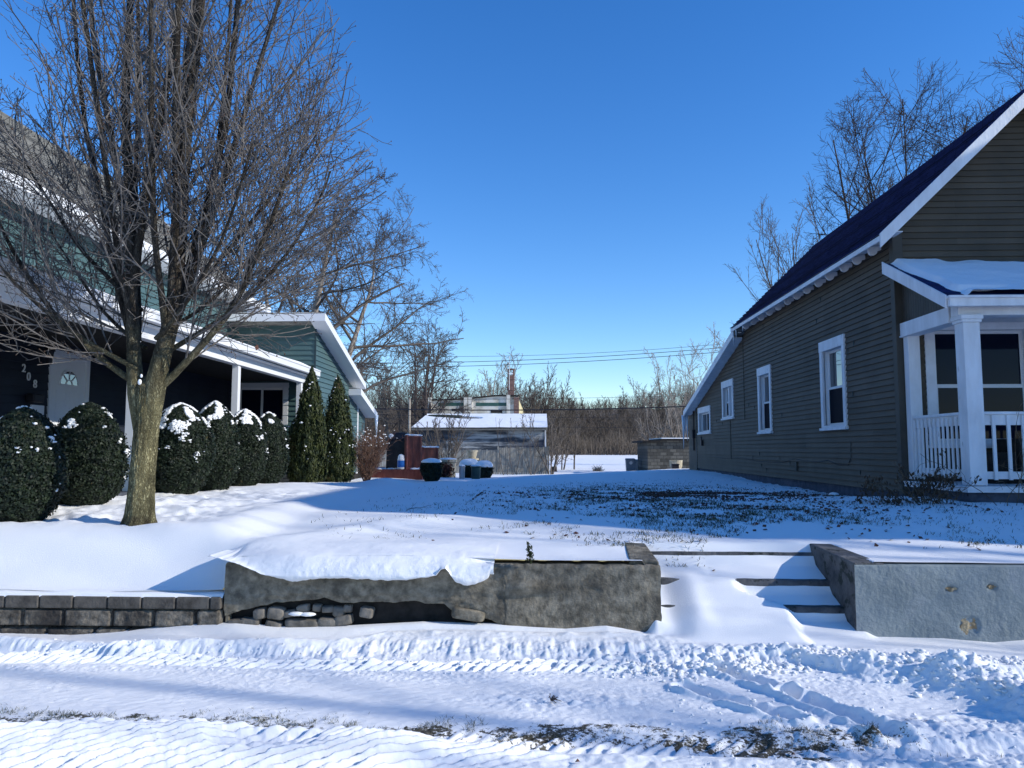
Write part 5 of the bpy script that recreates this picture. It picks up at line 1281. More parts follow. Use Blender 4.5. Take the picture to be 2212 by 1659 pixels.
# ================================================================== DECK, PLANTERS, BINS
dk = empty('red_deck', (-4.6, 25.5, .6), 'low dark red wooden deck with slatted railing panels behind the green house', 'deck')
def q(a, b, Y): return atY(a, b, Y)
Yd = 25.0
A = q(808, 1014, Yd); B = q(912, 1014, Yd); zb = zg(-4.5, 25) - .15
m = MB(); m.box(-6.2, B.x, Yd, Yd + .04, zb, A.z); m.box(-6.2, B.x, Yd + .04, Yd + 3.5, A.z - .05, A.z - .002); m.box(B.x - .04, B.x - .001, Yd + .04, Yd + 3.5, zb, A.z - .052); m.build('deck_frame', M['red'], dk)
V, F = blobs([(x_, Yd + .3 + .5 * abs(math.sin(x_ * 9)), A.z) for x_ in np.arange(-5.6, B.x - .1, .16)], [(.16, .3, .045)] * len(np.arange(-5.6, B.x - .1, .16)), sub=2, jitter=.1, seed=2); npmesh('deck_snow', V, F, M['snow'], dk, smooth=True)
def slat_panel(x0, x1, y0, y1, z0, z1, nm='railing_panel', n=13):
    m = MB(); d = Vector((x1 - x0, y1 - y0, 0)); L = d.length; d = d / L; nn = Vector((d.y, -d.x, 0))
    def bar(a, b, z0, z1, w0, w1):
        P = [Vector((x0, y0, 0)) + d * a + nn * w0, Vector((x0, y0, 0)) + d * b + nn * w0, Vector((x0, y0, 0)) + d * b + nn * w1, Vector((x0, y0, 0)) + d * a + nn * w1]
        m.hexa([(v.x, v.y, z0) for v in P] + [(v.x, v.y, z1) for v in P])
    bar(0, .08, z0 - .1, z1, -.04, .04); bar(L - .08, L, z0 - .1, z1, -.04, .04); bar(.08, L - .08, z1 - .06, z1, -.05, .05); bar(.08, L - .08, z0, z0 + .06, -.03, .03)
    for i in range(n):
        a = .08 + (L - .16) * (i + .25) / n; bar(a, a + (L - .16) / n * .55, z0 + .06, z1 - .06, .0, .03)
    o = m.build(nm, M['red'], dk)
    V, F = blobs([(x0 + d.x * L * t, y0 + d.y * L * t, z1 + .005) for t in (.15, .3, .45, .6, .75, .9)], [(.12, .07, .03)] * 6, sub=2, jitter=.15, seed=5); npmesh('rail_snow', V, F, M['snow'], o, smooth=True)
P1 = q(877, 940, Yd + .2); P2 = q(911, 945, Yd + 1.2)
slat_panel(P1.x, P2.x, Yd + .15, Yd + 1.0, A.z, P1.z)
P3 = q(914, 966, Yd + 1.6); P4 = q(945, 966, Yd + 1.6)
slat_panel(P3.x, P4.x, Yd + 1.2, Yd + 1.7, A.z - .05, P3.z, n=11)
# covered grill on the deck
P1 = q(838, 934, Yd + .8); P2 = q(882, 934, Yd + .8)
gr = MB(); z1 = P1.z; z0 = A.z
gr.hexa([(P1.x, Yd + .5, z0), (P2.x, Yd + .5, z0), (P2.x, Yd + 1.2, z0), (P1.x, Yd + 1.2, z0), (P1.x + .02, Yd + .5, z1 - .28), (P2.x, Yd + .5, z1 - .25), (P2.x, Yd + 1.2, z1 - .25), (P1.x + .02, Yd + 1.2, z1 - .28)])
gr.hexa([(P1.x + .02, Yd + .5, z1 - .275), (P2.x, Yd + .5, z1 - .245), (P2.x, Yd + 1.2, z1 - .245), (P1.x + .02, Yd + 1.2, z1 - .275), (P1.x + .22, Yd + .6, z1), (P2.x, Yd + .6, z1 - .02), (P2.x, Yd + 1.1, z1 - .02), (P1.x + .22, Yd + 1.1, z1)])
gr_ = gr.build('covered_grill', M['black'], None, bevel=.03)
tag(gr_, 'black covered grill standing on the red deck behind the slatted panel', 'grill')
V, F = blobs([(P1.x + .16, Yd + .58, z1 - .14)], [(.10, .05, .09)], sub=2, jitter=.15, seed=2); npmesh('cover_snow', V, F, M['snow'], gr_, smooth=True)
# white tub with blue label
P1 = q(866, 1000, Yd + .15); r_ = .13
tb = empty('white_tub', (P1.x, Yd + .2, A.z), 'white tub with a blue label and a snow heap, on the deck edge', 'tub')
MB().lathe((P1.x, Yd + .22, A.z), [(.12, 0), (.13, .02), (.13, .34), (.12, .36)], 18).build('tub_body', M['vinylw'], tb, smooth=False)
MB().lathe((P1.x, Yd + .22, A.z + .07), [(.1325, 0), (.1325, .22)], 18).build('blue_label', M['label'], tb)
V, F = blobs([(P1.x, Yd + .22, A.z + .38)], [(.12, .12, .12)], sub=2, jitter=.08, seed=2); npmesh('snow_cap', V, F, M['snow'], tb, smooth=True)
# clipped dark shrub right of the deck
def drum(t, R0, H): return R0 * np.interp(t, [0, .08, .35, .8, .93, 1.0], [.45, .62, .9, 1.0, .9, .35])
def snowcap(root, x, y, z, rx, rz, seed, ry=None):
    rs = np.random.RandomState(seed); V, F = ico(4)
    P = V * np.array([rx, ry or rx, rz]) * (1 + .12 * fbm(V[:, 0] * 2 + seed, V[:, 1] * 2 + V[:, 2], 3, seed)[:, None]); P[:, 2] = np.maximum(P[:, 2], -.25 * rz)
    npmesh('snow_cap', P + np.array([x, y, z]), F, M['snow'], root, smooth=True)
p = q(932, 1036, 24.2); r0 = (q(955, 1000, 24.2).x - q(909, 1000, 24.2).x) / 2; zt = q(932, 996, 24.2).z; x_ = p.x
b_ = boxwood(x_, 24.2, r0, zt - zg(x_, 24.2) + .03, 'dark clipped shrub with a snow cap beside the red deck', 0, 41, 5000, name='clipped_shrub', group=None, prof=drum, size=.022)
snowcap(b_, x_, 24.2, zt - .02, r0 * .95, .11, 1)
# stone planter
Yp = 29.5; p = q(968, 1028, Yp); zt = q(968, 991, Yp).z; r0 = (q(988, 1000, Yp).x - q(949, 1000, Yp).x) / 2; zb = zg(p.x, Yp) - .05
sp = empty('stone_planter', (p.x, Yp, zb), 'round stone planter full of brown leaves behind the clipped shrub', 'planter')
m = MB(); m.lathe((p.x, Yp, zb), [(r0 * .78, 0), (r0 * .82, .05), (r0 * .86, zt - zb - .16), (r0, zt - zb - .12), (r0, zt - zb - .03), (r0 * .85, zt - zb - .02)], 20); m.build('planter_bowl', M['limestone'], sp)
snowcap(sp, p.x, Yp, zt - .02, r0 * .92, .06, 3)
rs = np.random.RandomState(5); C = np.array([p.x - .12, Yp - r0 * .95, (zt + zb) / 2 - .05]) + rs.normal(0, 1, (900, 3)) * np.array([.16, .05, .13]); V, F = leaf_quads(C, rs.normal(0, 1, C.shape), .03, rs); npmesh('brown_leaves', V, F, M['deadleaf'], sp)
# snowy shrubs
for (cx_, w_, Yq, zt_, lab, sd_) in ((1014, 40, 28.5, 1001, 'larger snow domed shrub beside the stone planter', 51), (1046, 36, 28.0, 1005, 'smaller snow domed shrub nearest the wooden fence', 52)):
    p = q(cx_, zt_, Yq); r0 = (q(cx_ + w_ / 2, 1000, Yq).x - p.x)
    b_ = boxwood(p.x, Yq, r0, p.z - zg(p.x, Yq) + .03, lab, 0, sd_, 4500, name='snowy_shrub', group='snow domed shrubs before the fence', prof=drum, size=.024)
    snowcap(b_, p.x, Yq, p.z - .02, r0 * 1.05, .20, sd_)
# small cans
def can(name, a, topb, botb, w, Y, lab, cat, m, lid, cap=True):
    p = q(a, topb, Y); r0 = (q(a + w / 2, 1000, Y).x - p.x); zb = zg(p.x, Y) - .04; H = p.z - zb
    root = empty(name, (p.x, Y, zb), lab, cat)
    MB().lathe((p.x, Y, zb), [(r0 * .8, 0), (r0 * .85, .03), (r0 * .95, H * .86), (r0 * .9, H * .88)], 16).build('can_body', M[m], root)
    MB().lathe((p.x, Y, zb + H * .88), [(r0 * 1.08, 0), (r0 * 1.08, H * .05), (r0 * .6, H * .12)], 16).build('lid', M[lid], root)
    if cap: snowcap(root, p.x, Y, zb + H * .95, r0 * 1.0, H * .10, int(a))
    return root
can('trash_can', 1028, 1005, 1027, 22, 26.6, 'dark green trash can with a snowy flat lid before the snow domed shrubs', 'trash can', 'greenplastic', 'greenplastic')
can('metal_pail', 998, 1005, 1026, 14, 26.8, 'small grey pail with snow on it, left of the green trash can', 'pail', 'metal', 'metal')
# woven pot raised behind the planters
Yp = 31.0; p = q(1020, 973, Yp); r0 = q(1032, 973, Yp).x - p.x; zp = q(1020, 990, Yp).z; zb = zg(p.x, Yp)
pt = empty('flower_pot', (p.x, Yp, zb), 'pale ribbed flower pot standing above the snowy shrubs', 'flower pot')
MB().lathe((p.x, Yp, zp), [(r0 * .66, 0), (r0 * .95, p.z - zp - .06), (r0 * 1.05, p.z - zp - .05), (r0 * 1.05, p.z - zp)], 18).build('pot', M['soil'], pt)
MB().lathe((p.x, Yp, zb - .1), [(r0 * .8, 0), (r0 * .5, .1), (r0 * .45, zp - zb + .02), (r0 * 1.2, zp - zb + .04), (r0 * 1.2, zp - zb + .098)], 14).build('pedestal', M['limestone'], pt)
# wheelie bin
def wheelie(a0, a1, topb, Y, lab, m, seed, label2=False):
    p = q(a0, topb, Y); p2 = q(a1, topb, Y); w_ = p2.x - p.x; zb = zg(p.x, Y) - .03; H = p.z - zb; xc = (p.x + p2.x) / 2
    root = empty('wheeled_bin', (xc, Y, zb), lab, 'bin', 'wheeled bins in the back lane')
    h = w_ / 2
    MB().hexa([(xc - h * .8, Y - h * .8, zb + .06), (xc + h * .8, Y - h * .8, zb + .06), (xc + h * .8, Y + h * .8, zb + .06), (xc - h * .8, Y + h * .8, zb + .06), (xc - h * .95, Y - h, zb + H * .9), (xc + h * .95, Y - h, zb + H * .9), (xc + h * .95, Y + h, zb + H * .9), (xc - h * .95, Y + h, zb + H * .9)]).build('bin_body', M[m], root, bevel=.02)
    MB().hexa([(xc - h, Y - h * 1.1, zb + H * .9), (xc + h, Y - h * 1.1, zb + H * .9), (xc + h, Y + h * 1.2, zb + H * .9), (xc - h, Y + h * 1.2, zb + H * .9), (xc - h * .9, Y - h, zb + H * .97), (xc + h * .9, Y - h, zb + H * .97), (xc + h * .9, Y + h, zb + H), (xc - h * .9, Y + h, zb + H)]).build('lid', M[m], root, bevel=.01)
    for s_ in (-1, 1): MB().prism([(xc + s_ * h * .7, Y + h * .9 + .1 * math.cos(t), zb + .1 + .1 * math.sin(t)) for t in np.linspace(0, 2 * math.pi, 14)[:-1]], (.05 * s_, 0, 0)).build('wheel', M['cable'], root)
    MB().prism([(xc + .11 * math.cos(t), Y - h * .99, zb + H * .72 + .11 * math.sin(t)) for t in np.linspace(0, 2 * math.pi, 18)[:-1]], (0, .012, 0)).build('round_emblem', M['metal'], root)
wheelie(1351, 1372, 990, 51.0, 'dark grey wheeled bin with a round pale emblem', 'greyplastic', 1)
wheelie(1368, 1387, 992, 53.0, 'lighter wheeled bin right behind the dark grey one', 'metal', 2)
# stone bowl + black block by the brown house
Yp = 35.0; p = q(1460, 994, Yp); r0 = q(1474, 994, Yp).x - p.x; zb = zg(p.x, Yp) - .03
tag(MB().lathe((p.x, Yp, zb), [(r0 * .7, 0), (r0 * .95, (p.z - zb) * .4), (r0, p.z - zb - .05), (r0 * 1.03, p.z - zb), (r0 * .85, p.z - zb), (r0 * .8, p.z - zb - .1)], 20).build('stone_bowl', M['limestone'], None), 'cream stone bowl planter behind the corner of the brown house', 'planter')
Yp = 31.0; p = q(1452, 1003, Yp); p2 = q(1467, 1003, Yp); zb = zg(p.x, Yp) - .05
bb = empty('black_box', ((p.x + p2.x) / 2, Yp, zb), 'small black box in the snow in front of the stone bowl', 'box')
MB().box(p.x, p2.x, Yp, Yp + .3, zb, p.z - .02).build('box_body', M['black'], bb, bevel=.015); MB().box(p.x - .015, p2.x + .015, Yp - .015, Yp + .315, p.z - .02, p.z + .015).build('lid', M['black'], bb)
# capped pipes sticking out of the yard
for (a, b, b2, w_, X_, lab) in ((1533, 1029, 1039, 9, 4.9, 'far grey green capped pipe in the yard by the brown house'), (1802, 1067, 1088, 21, 4.75, 'near turquoise capped pipe in the yard beside the dead plants')):
    p = atX(a, b2, X_); Y_ = p.y; r0 = atY(a + w_ / 2, b2, Y_).x - X_; zt = atY(a, b, Y_).z; zb = min(zg(X_, Y_), p.z) - .06
    root = empty('capped_pipe', (X_, Y_, zb), lab, 'pipe', 'capped pipes in the yard')
    MB().lathe((X_, Y_, zb), [(r0 * .9, 0), (r0 * .9, (zt - zb) * .8)], 16).build('pipe', M['teal' if b > 1050 else 'greenplastic'], root)
    MB().lathe((X_, Y_, zb + (zt - zb) * .8 + .001), [(r0 * 1.08, 0), (r0 * 1.08, (zt - zb) * .12), (r0 * .9, (zt - zb) * .16)], 16).build('cap', M['teal' if b > 1050 else 'greenplastic'], root)
    snowcap(root, X_, Y_, zt - .01, r0 * 1.0, r0 * .5, 3)
# brick steps glimpsed beside the last bush
p = atX(610, 1030, -5.35); root = empty('brick_steps', (-5.45, p.y, .85), 'small buff brick step between the bush and the tall arborvitae', 'steps')
MB().box(-5.75, -5.15, p.y - .15, p.y + .5, .7, p.z + .05).build('lower_step', M['cinder'], root, bevel=.01); MB().box(-5.72, -5.30, p.y - .1, p.y + .5, p.z + .051, p.z + .25).build('upper_step', M['brickstep'], root, bevel=.01)

# ================================================================== FENCE, GARAGE, FACTORY
YF = 50.0
fx0 = q(800, 966, YF).x; fx1 = q(1183, 966, YF).x; zb = zg(-3, YF) - .1; rs = random.Random(4)
fe = empty('wooden_fence', ((fx0 + fx1) / 2, YF, zb), 'weathered grey plank fence in front of the peeling garage', 'fence')
xm = q(1078, 966, YF).x
for (a, b, zt_) in ((fx0, xm - .12, q(900, 972, YF).z), (xm + .02, fx1, q(1100, 966, YF).z)):
    m = MB(); x = a
    while x < b:
        w_ = .14; t = zt_ + rs.uniform(-.03, .03) + .02 * math.sin(x)
        m.box(x, min(x + w_ - .012, b), YF + rs.uniform(0, .012), YF + .035, zb, t); x += w_
    m.build('plank_panel', M['fence'], fe)
for x_ in (xm - .06, fx1 + .06, fx0 + 4): MB().box(x_ - .05, x_ + .05, YF - .02, YF + .08, zb, q(1100, 964, YF).z).build('fence_post', M['fence'], fe)
MB().box(fx0, fx1, YF + .036, YF + .07, zb + .3, zb + .4).build('fence_rail', M['fence'], fe)
YG = 54.0
gx0, gx1 = q(897, 925, YG).x, q(1181, 925, YG).x; ze = q(1040, 926, YG).z; Yr_ = YG + 7.2; zr = q(1040, 896, Yr_).z; zb = zg(-3, YG) - .2
ga = empty('peeling_garage', ((gx0 + gx1) / 2, YG, zb), 'long low garage of peeling dark boards under a snow covered roof', 'garage')
m = MB(); siding(m, (0, YG, 0), (1, 0, 0), (0, -1, 0), [(gx0, zb), (gx1 - .15, zb), (gx1 - .15, ze), (gx0, ze)], .17, .02); m.build('front_wall', M['garage'], ga)
m = MB(); m.prism([(gx1 - .16, YG, zb), (gx1 - .16, YG + 14.4, zb), (gx1 - .16, YG + 14.4, ze), (gx1 - .16, Yr_, zr - .1), (gx1 - .16, YG, ze)], (-.1, 0, 0)); m.prism([(gx0, YG, zb), (gx0, YG + 14.4, zb), (gx0, YG + 14.4, ze), (gx0, Yr_, zr - .1), (gx0, YG, ze)], (.1, 0, 0)); m.build('end_wall', M['garage'], ga)
MB().box(gx1 - .14, gx1 - .04, YG - .05, YG + .05, zb, ze).build('corner_board', M['white_worn'], ga)
m = MB(); m.hexa([(gx0 - .2, YG - .4, ze - .12), (gx1 + .05, YG - .4, ze - .12), (gx1 + .05, Yr_, zr - .12), (gx0 - .2, Yr_, zr - .12), (gx0 - .2, YG - .4, ze), (gx1 + .05, YG - .4, ze), (gx1 + .05, Yr_, zr), (gx0 - .2, Yr_, zr)])
m.hexa([(gx0 - .2, Yr_, zr - .12), (gx1 + .05, Yr_, zr - .12), (gx1 + .05, YG + 14.8, ze - .12), (gx0 - .2, YG + 14.8, ze - .12), (gx0 - .2, Yr_, zr), (gx1 + .05, Yr_, zr), (gx1 + .05, YG + 14.8, ze), (gx0 - .2, YG + 14.8, ze)])
ro = m.build('roof', M['greyroof'], ga)
a_, b_ = np.meshgrid(np.linspace(gx0 - .22, gx1 + .06, 260), np.linspace(0, 1, 60))
c1 = q(985, 905, YG + 4); e = ((a_ - (c1.x - .4)) / 2.35) ** 2 + ((b_ - .78 + (a_ - c1.x) * .055) / .13) ** 2 + .10 * fbm(a_ * 1.5, b_ * 4, 3, 3)
o = grid('roof_snow', a_, YG - .42 + (Yr_ - YG + .42) * b_, ze + (zr - ze) * b_ + .10 * ss(e, .98, 1.06) + .02 * fbm(a_, b_ * 5, 3, 4) - .015, M['snow']); o.parent = ro
dk2 = grid('bare_shingles', a_[10:-2, 5:80], (YG - .42 + (Yr_ - YG + .42) * b_)[10:-2, 5:80], (ze + (zr - ze) * b_ + .005)[10:-2, 5:80] + .06 * (1 - ss(e[10:-2, 5:80], .90, 1.0)), M['core']); dk2.parent = ro
# old factory
YK = 92.0; rs = random.Random(9)
kx0 = q(925, 860, YK).x; kx1 = q(1120, 860, YK).x; kz = q(1040, 857, YK).z; kz0 = q(945, 866, YK).z; zb = -.5
fa = empty('old_factory', ((kx0 + kx1) / 2, YK, 0), 'old flat roofed factory of peeling white brick with a cream side wall', 'factory')
def kq(a, b): v = q(a, b, YK); return v.x, v.z
m = MB(); m.prism([(kx0, YK, zb), (kx1, YK, zb), (kx1, YK, kz), (kq(1073, 855)[0], YK, kz + .05), (kq(1000, 862)[0], YK, kz - .35), (kx0, YK, kz0)], (0, 1.0, 0)); m.build('front_wall', M['brickw'], fa)
ye = 128.0
m = MB(); m.box(kx1 - .4, kx1 + .0, YK + 1.01, ye, zb, kz - .3); m.build('cream_side_wall', M['yellow'], fa)
m = MB(); m.box(kx0, kx1 - .41, YK + 1.01, ye - .5, kz0 - 1.2, kz0 - 1.0); m.build('roof', M['greyroof'], fa)
for i in range(6):
    y_ = YK + 5 + i * 5; MB().box(kx1 - .01, kx1 + .05, y_, y_ + 2.6, 2.5, 5.2).build('side_window', M['greenpane'], fa)
xa = kq(945, 0)[0]; 
for (a0, a1) in ((947, 1003), (1028, 1096)):
    x0_, z1_ = kq(a0, 870); x1_, z0_ = kq(a1, 877)
    MB().box(x0_, x1_, YK - .02, YK + .05, z0_, z1_).build('green_window_band', M['greenpane'], fa)
for (a0, a1, b0, b1) in ((976, 998, 883, 888), (1060, 1085, 885, 892)):
    x0_, z1_ = kq(a0, b0); x1_, z0_ = kq(a1, b1); MB().box(x0_, x1_, YK - .03, YK + .05, z0_, z1_).build('dark_opening', M['dark'], fa)
for a_0 in (935, 1009, 1018, 1097):
    x0_ = kq(a_0, 0)[0]; MB().box(x0_ - .12, x0_ + .32, YK - .25, YK - .02, zb, kz0 + .1 + (.6 if a_0 > 1050 else .3)).build('pilaster', M['brickw'], fa)
x0_ = kq(1110, 0)[0]; MB().box(x0_, kx1 + .06, YK - .30, YK - .01, zb, kz - .1).build('brick_corner', M['brickr'], fa)
MB().prism([(kx0 - .1, YK - .2, kz0 + .0), (kq(1000, 862)[0], YK - .2, kz - .33), (kq(1073, 855)[0], YK - .2, kz + .07), (kx1 + .1, YK - .2, kz + .02), (kx1 + .1, YK - .2, kz + .17), (kq(1073, 855)[0], YK - .2, kz + .22), (kq(1000, 862)[0], YK - .2, kz - .18), (kx0 - .1, YK - .2, kz0 + .15)], (0, 1.4, 0)).build('coping', M['dark'], fa)
x0_, zt = kq(1096.5, 796); x1_ = kq(1110, 0)[0]; ch = MB(); w_ = x1_ - x0_
ch.box(x0_, x1_, YK + .2, YK + .2 + w_, kz - .6, zt - .8); ch.box(x0_ - .06, x1_ + .06, YK + .14, YK + .26 + w_, kz + .8, kz + 1.0); ch.box(x0_ - .05, x1_ + .05, YK + .15, YK + .25 + w_, zt - 1.3, zt - 1.1)
for (xx, yy_) in ((x0_, YK + .2), (x1_ - .16, YK + .2), (x0_, YK + .2 + w_ - .16), (x1_ - .16, YK + .2 + w_ - .16)): ch.box(xx, xx + .16, yy_, yy_ + .16, zt - .8, zt - .12)
ch.box(x0_ - .03, x1_ + .03, YK + .17, YK + .23 + w_, zt - .12, zt); ch.build('chimney', M['brickr'], fa)
x0_, z0_ = kq(1099, 810); MB().box(x0_, x0_ + .5, YK + .05, YK + .12, z0_ + .1, z0_ + .22).build('chimney_snow', M['snow'], fa)
# aerial
x0_, z1_ = kq(1100, 768); m = MB(); z2 = kq(1100, 806)[1]; m.tube([(x0_, YK + .1, z2 - 2.0), (x0_, YK + .1, z1_)], .05, 5)
for s_ in (-1, 1):
    for j in range(2):
        e_ = Vector((x0_ + s_ * 1.25, YK + .1, z1_ + .3 - .12 * j)); m.tube([(x0_, YK + .1, z1_ - 1.0 + j * .7), e_], .035, 4)
    for t in (.3, .5, .7, .9): m.tube([(x0_ + s_ * 1.25 * t, YK - .3, z1_ - 1 + 1.25 * t), (x0_ + s_ * 1.25 * t, YK + .5, z1_ - .9 + 1.25 * t)], .03, 4)
m.tube([(x0_ - 1.6, YK + .1, z1_ + .35), (x0_ - 1.1, YK + .1, z1_ + .1)], .03, 4)
tag(m.build('tv_aerial', M['metal'], None), 'thin branching aerial mast on the factory chimney', 'aerial')
# block shed at the right
YS_ = 48.0; p = q(1390, 947, YS_); p2 = q(1500, 946, YS_); zb = zg(8, YS_) - .2
sh = empty('block_shed', ((p.x + p2.x) / 2, YS_, zb), 'low cinder block shed with a thin snowy flat roof beyond the brown house', 'shed')
MB().box(p.x + .25, p2.x, YS_, YS_ + 5, zb, p.z - .12).build('wall', M['cinder'], sh)
MB().box(p.x - .1, q(1410, 0, YS_).x, YS_ - .25, YS_ + 5.2, p.z - .24, p.z - .13).box(q(1410, 0, YS_).x + .002, p2.x + .3, YS_ - .25, YS_ + 5.2, p.z - .13, p.z - .02).build('roof', M['dark'], sh)
MB().box(q(1412, 0, YS_).x, p2.x + .3, YS_ - .27, YS_ + 5.2, p.z - .018, p.z + .035).build('roof_snow', M['snow'], sh)
# utility pole + cables
p = q(885, 861, 70.0); zb = zg(p.x, 70) - .2
tag(MB().tube([(p.x, 70, zb), (p.x, 70, p.z)], [.13, .09], 8).build('utility_pole', M['pole'], None, smooth=True), 'slim pale utility pole rising before the far wood', 'utility pole')
def cable(a, b, Y0, Y1, sag, lab, r_=.016, n=24, ext=.6):
    A = atY(a[0], a[1], Y0); B = atY(b[0], b[1], Y1); d = B - A; A2 = A - d * ext; B2 = B + d * ext; pts = []
    for i in range(n + 1):
        t = i / n; P = A2.lerp(B2, t); u = (t * (1 + 2 * ext) - ext); P.z += sag * (u * u - u); pts.append(P)
    tag(MB().tube(pts, r_, 5).build('cable', M['cable'], None), lab, 'cable', 'overhead cables crossing behind the yard')
cable((1000, 770), (1560, 743), 62, 60, .9, 'topmost overhead cable, the thinnest one against the sky', .014)
cable((870, 784), (1560, 751), 62, 60, 1.0, 'upper middle overhead cable just below the thinnest one', .022)
cable((870, 793), (1560, 760), 62, 60, 1.0, 'third overhead cable from the top, crossing just above the chimney', .022)
cable((815, 883), (1478, 878), 46, 44, .55, 'thick black overhead cable in front of the factory wall', .034, ext=.25)
cable((815, 862), (1500, 854), 64, 62, .5, 'dark overhead cable at the level of the factory roof', .014)
cable((815, 896), (1500, 902), 60, 60, .4, 'thin overhead cable just above the garage roof ridge', .013)
cable((830, 914), (1500, 925), 60, 60, .3, 'lowest thin overhead cable in front of the far wood', .013)

# ================================================================== BACKGROUND TREES
def bare(name, x, y, H, r0, lab, seed, spec, mt='twig_far', mw='twig_far', z0=None, stems=1, group='bare trees beyond the yard', env=None, d0=(0, 0, 1), spread=.25):
    z0 = zg(x, y) - .1 if z0 is None else z0
    root = empty(name, (x, y, z0), lab, 'tree', group)
    T = Tree(seed, spec, env)
    for i in range(stems):
        a = 2 * math.pi * i / stems + T.r.random(); s_ = 0 if stems == 1 else spread * T.r.uniform(.4, 1.1)
        T.branch((x + .1 * math.cos(a) * (stems > 1), y + .1 * math.sin(a) * (stems > 1), z0), (d0[0] + math.cos(a) * s_, d0[1] + math.sin(a) * s_, d0[2]), H * T.r.uniform(.85, 1.05), r0 * (1 if stems == 1 else T.r.uniform(.6, 1)), 0)
    T.build(root, [0], [1, 2, 3, 4], M[mt], M[mw]); return root
def SP(r1=.45, kids=(9, 7, 6, 4), ang=((35, 60), (30, 60), (30, 65), (30, 70)), wob=.09, up=.04, rmin=.012, t0=.25, ln=(.55, .5, .45, .4), levels=4):
    S = [dict(n=10, wob=wob * .7, up=up, kids=kids[0], t0=t0, ang=ang[0], len=ln[0], rr=.55, end=.18, tube=True, k=7, fall=.5),
         dict(n=7, wob=wob, up=up, kids=kids[1], t0=.2, ang=ang[1], len=ln[1], rr=.55, k=4, rmin=rmin * 1.5, fall=.35),
         dict(n=5, wob=wob * 1.2, up=up, kids=kids[2], t0=.15, ang=ang[2], len=ln[2], rr=.55, k=3, rmin=rmin, fall=.3),
         dict(n=3, wob=wob * 1.5, up=up * .5, kids=kids[3], t0=.1, ang=ang[3], len=ln[3], rr=.6, k=3, rmin=rmin * .8)]
    S.append(dict(n=2, wob=wob * 1.8, up=0, k=3, rmin=rmin * .6))
    return S[:levels]
# big spreading tree behind the green house
p = q(655, 970, 33.0)
bare('bare_tree', p.x, 33.0, 11.5, .30, 'large pale barked tree rising behind the green house roof', 61, SP(kids=(16, 12, 9, 7), ang=((35, 70), (35, 70), (30, 70), (30, 75)), wob=.10, up=.02, rmin=.010, t0=.22, ln=(.62, .55, .5, .45), levels=5), mt='twig_pale', mw='twig_far', stems=3, spread=.45)
# dark spreading oak left of the factory
p = q(916, 970, 90.0)
bare('bare_tree', p.x, 90.0, 14.0, .34, 'dark crooked spreading tree left of the factory', 62, SP(kids=(12, 8, 6, 4), ang=((35, 65), (35, 60), (30, 60), (30, 60)), wob=.11, up=.03, rmin=.020, t0=.12, ln=(.6, .55, .5, .45), levels=5), mt='twig_dark', mw='twig_dark', stems=4, spread=.55)
for (a, Y_, H, lab, sd_, mt_, st, k_) in ((1048, 112, 13.5, 'pale slender tree above the middle of the factory roof', 63, 'twig_pale', 1, .3), (1108, 116, 14.0, 'pale wispy tree rising right behind the chimney', 64, 'twig_pale', 1, .3),
        (1152, 118, 12.0, 'rounded dense brown tree right of the factory', 65, 'twig_far', 5, .5), (1196, 120, 10.5, 'shorter rounded tree at the right of the dense brown one', 66, 'twig_far', 4, .5), (845, 98, 10.5, 'brown tree left of the dark crooked tree', 67, 'twig_far', 3, .4)):
    p = q(a, 970, Y_)
    bare('bare_tree', p.x, Y_, H, .24, lab, sd_, SP(kids=(13, 8, 6, 4), ang=((18, 42), (25, 50), (25, 55), (30, 70)), wob=.07, up=.05, rmin=.022, t0=.3, ln=(.5, .5, .45, .4)), mt=mt_, mw=mt_, stems=st, spread=k_)
# scrubby trees at the right
SC = SP(kids=(9, 7, 5, 3), ang=((18, 45), (25, 50), (30, 60), (30, 60)), wob=.09, up=.03, rmin=.010, t0=.2, ln=(.5, .45, .4, .4))
for (a, Y_, H, lab, sd_, mt_, st) in ((1425, 56, 6.3, 'leaning pale stems beside the wheeled bins', 71, 'twig_pale', 5), (1480, 54, 7.6, 'tall scrub tree growing before the block shed', 72, 'twig_pale', 5),
        (1545, 52, 8.8, 'scrub tree half hidden by the brown house rear roof', 73, 'twig_pale', 4), (1395, 74, 7.5, 'brown scrub tree between the bins and the snowy field', 74, 'twig_far', 4),
        (1190, 49.5, 3.6, 'pinkish scrub at the right end of the wooden fence', 75, 'twig_far', 5), (1240, 62, 5.0, 'single thin sapling standing in the snowy field', 76, 'twig_far', 1), (1215, 60, 4.6, 'thin leaning sapling next to the garage corner', 77, 'twig_far', 2)):
    p = q(a, 970, Y_)
    bare('scrub_tree', p.x, Y_, H, .07, lab, sd_, SC, mt=mt_, mw=mt_, stems=st, spread=.38, group='scrub trees in the back lane')
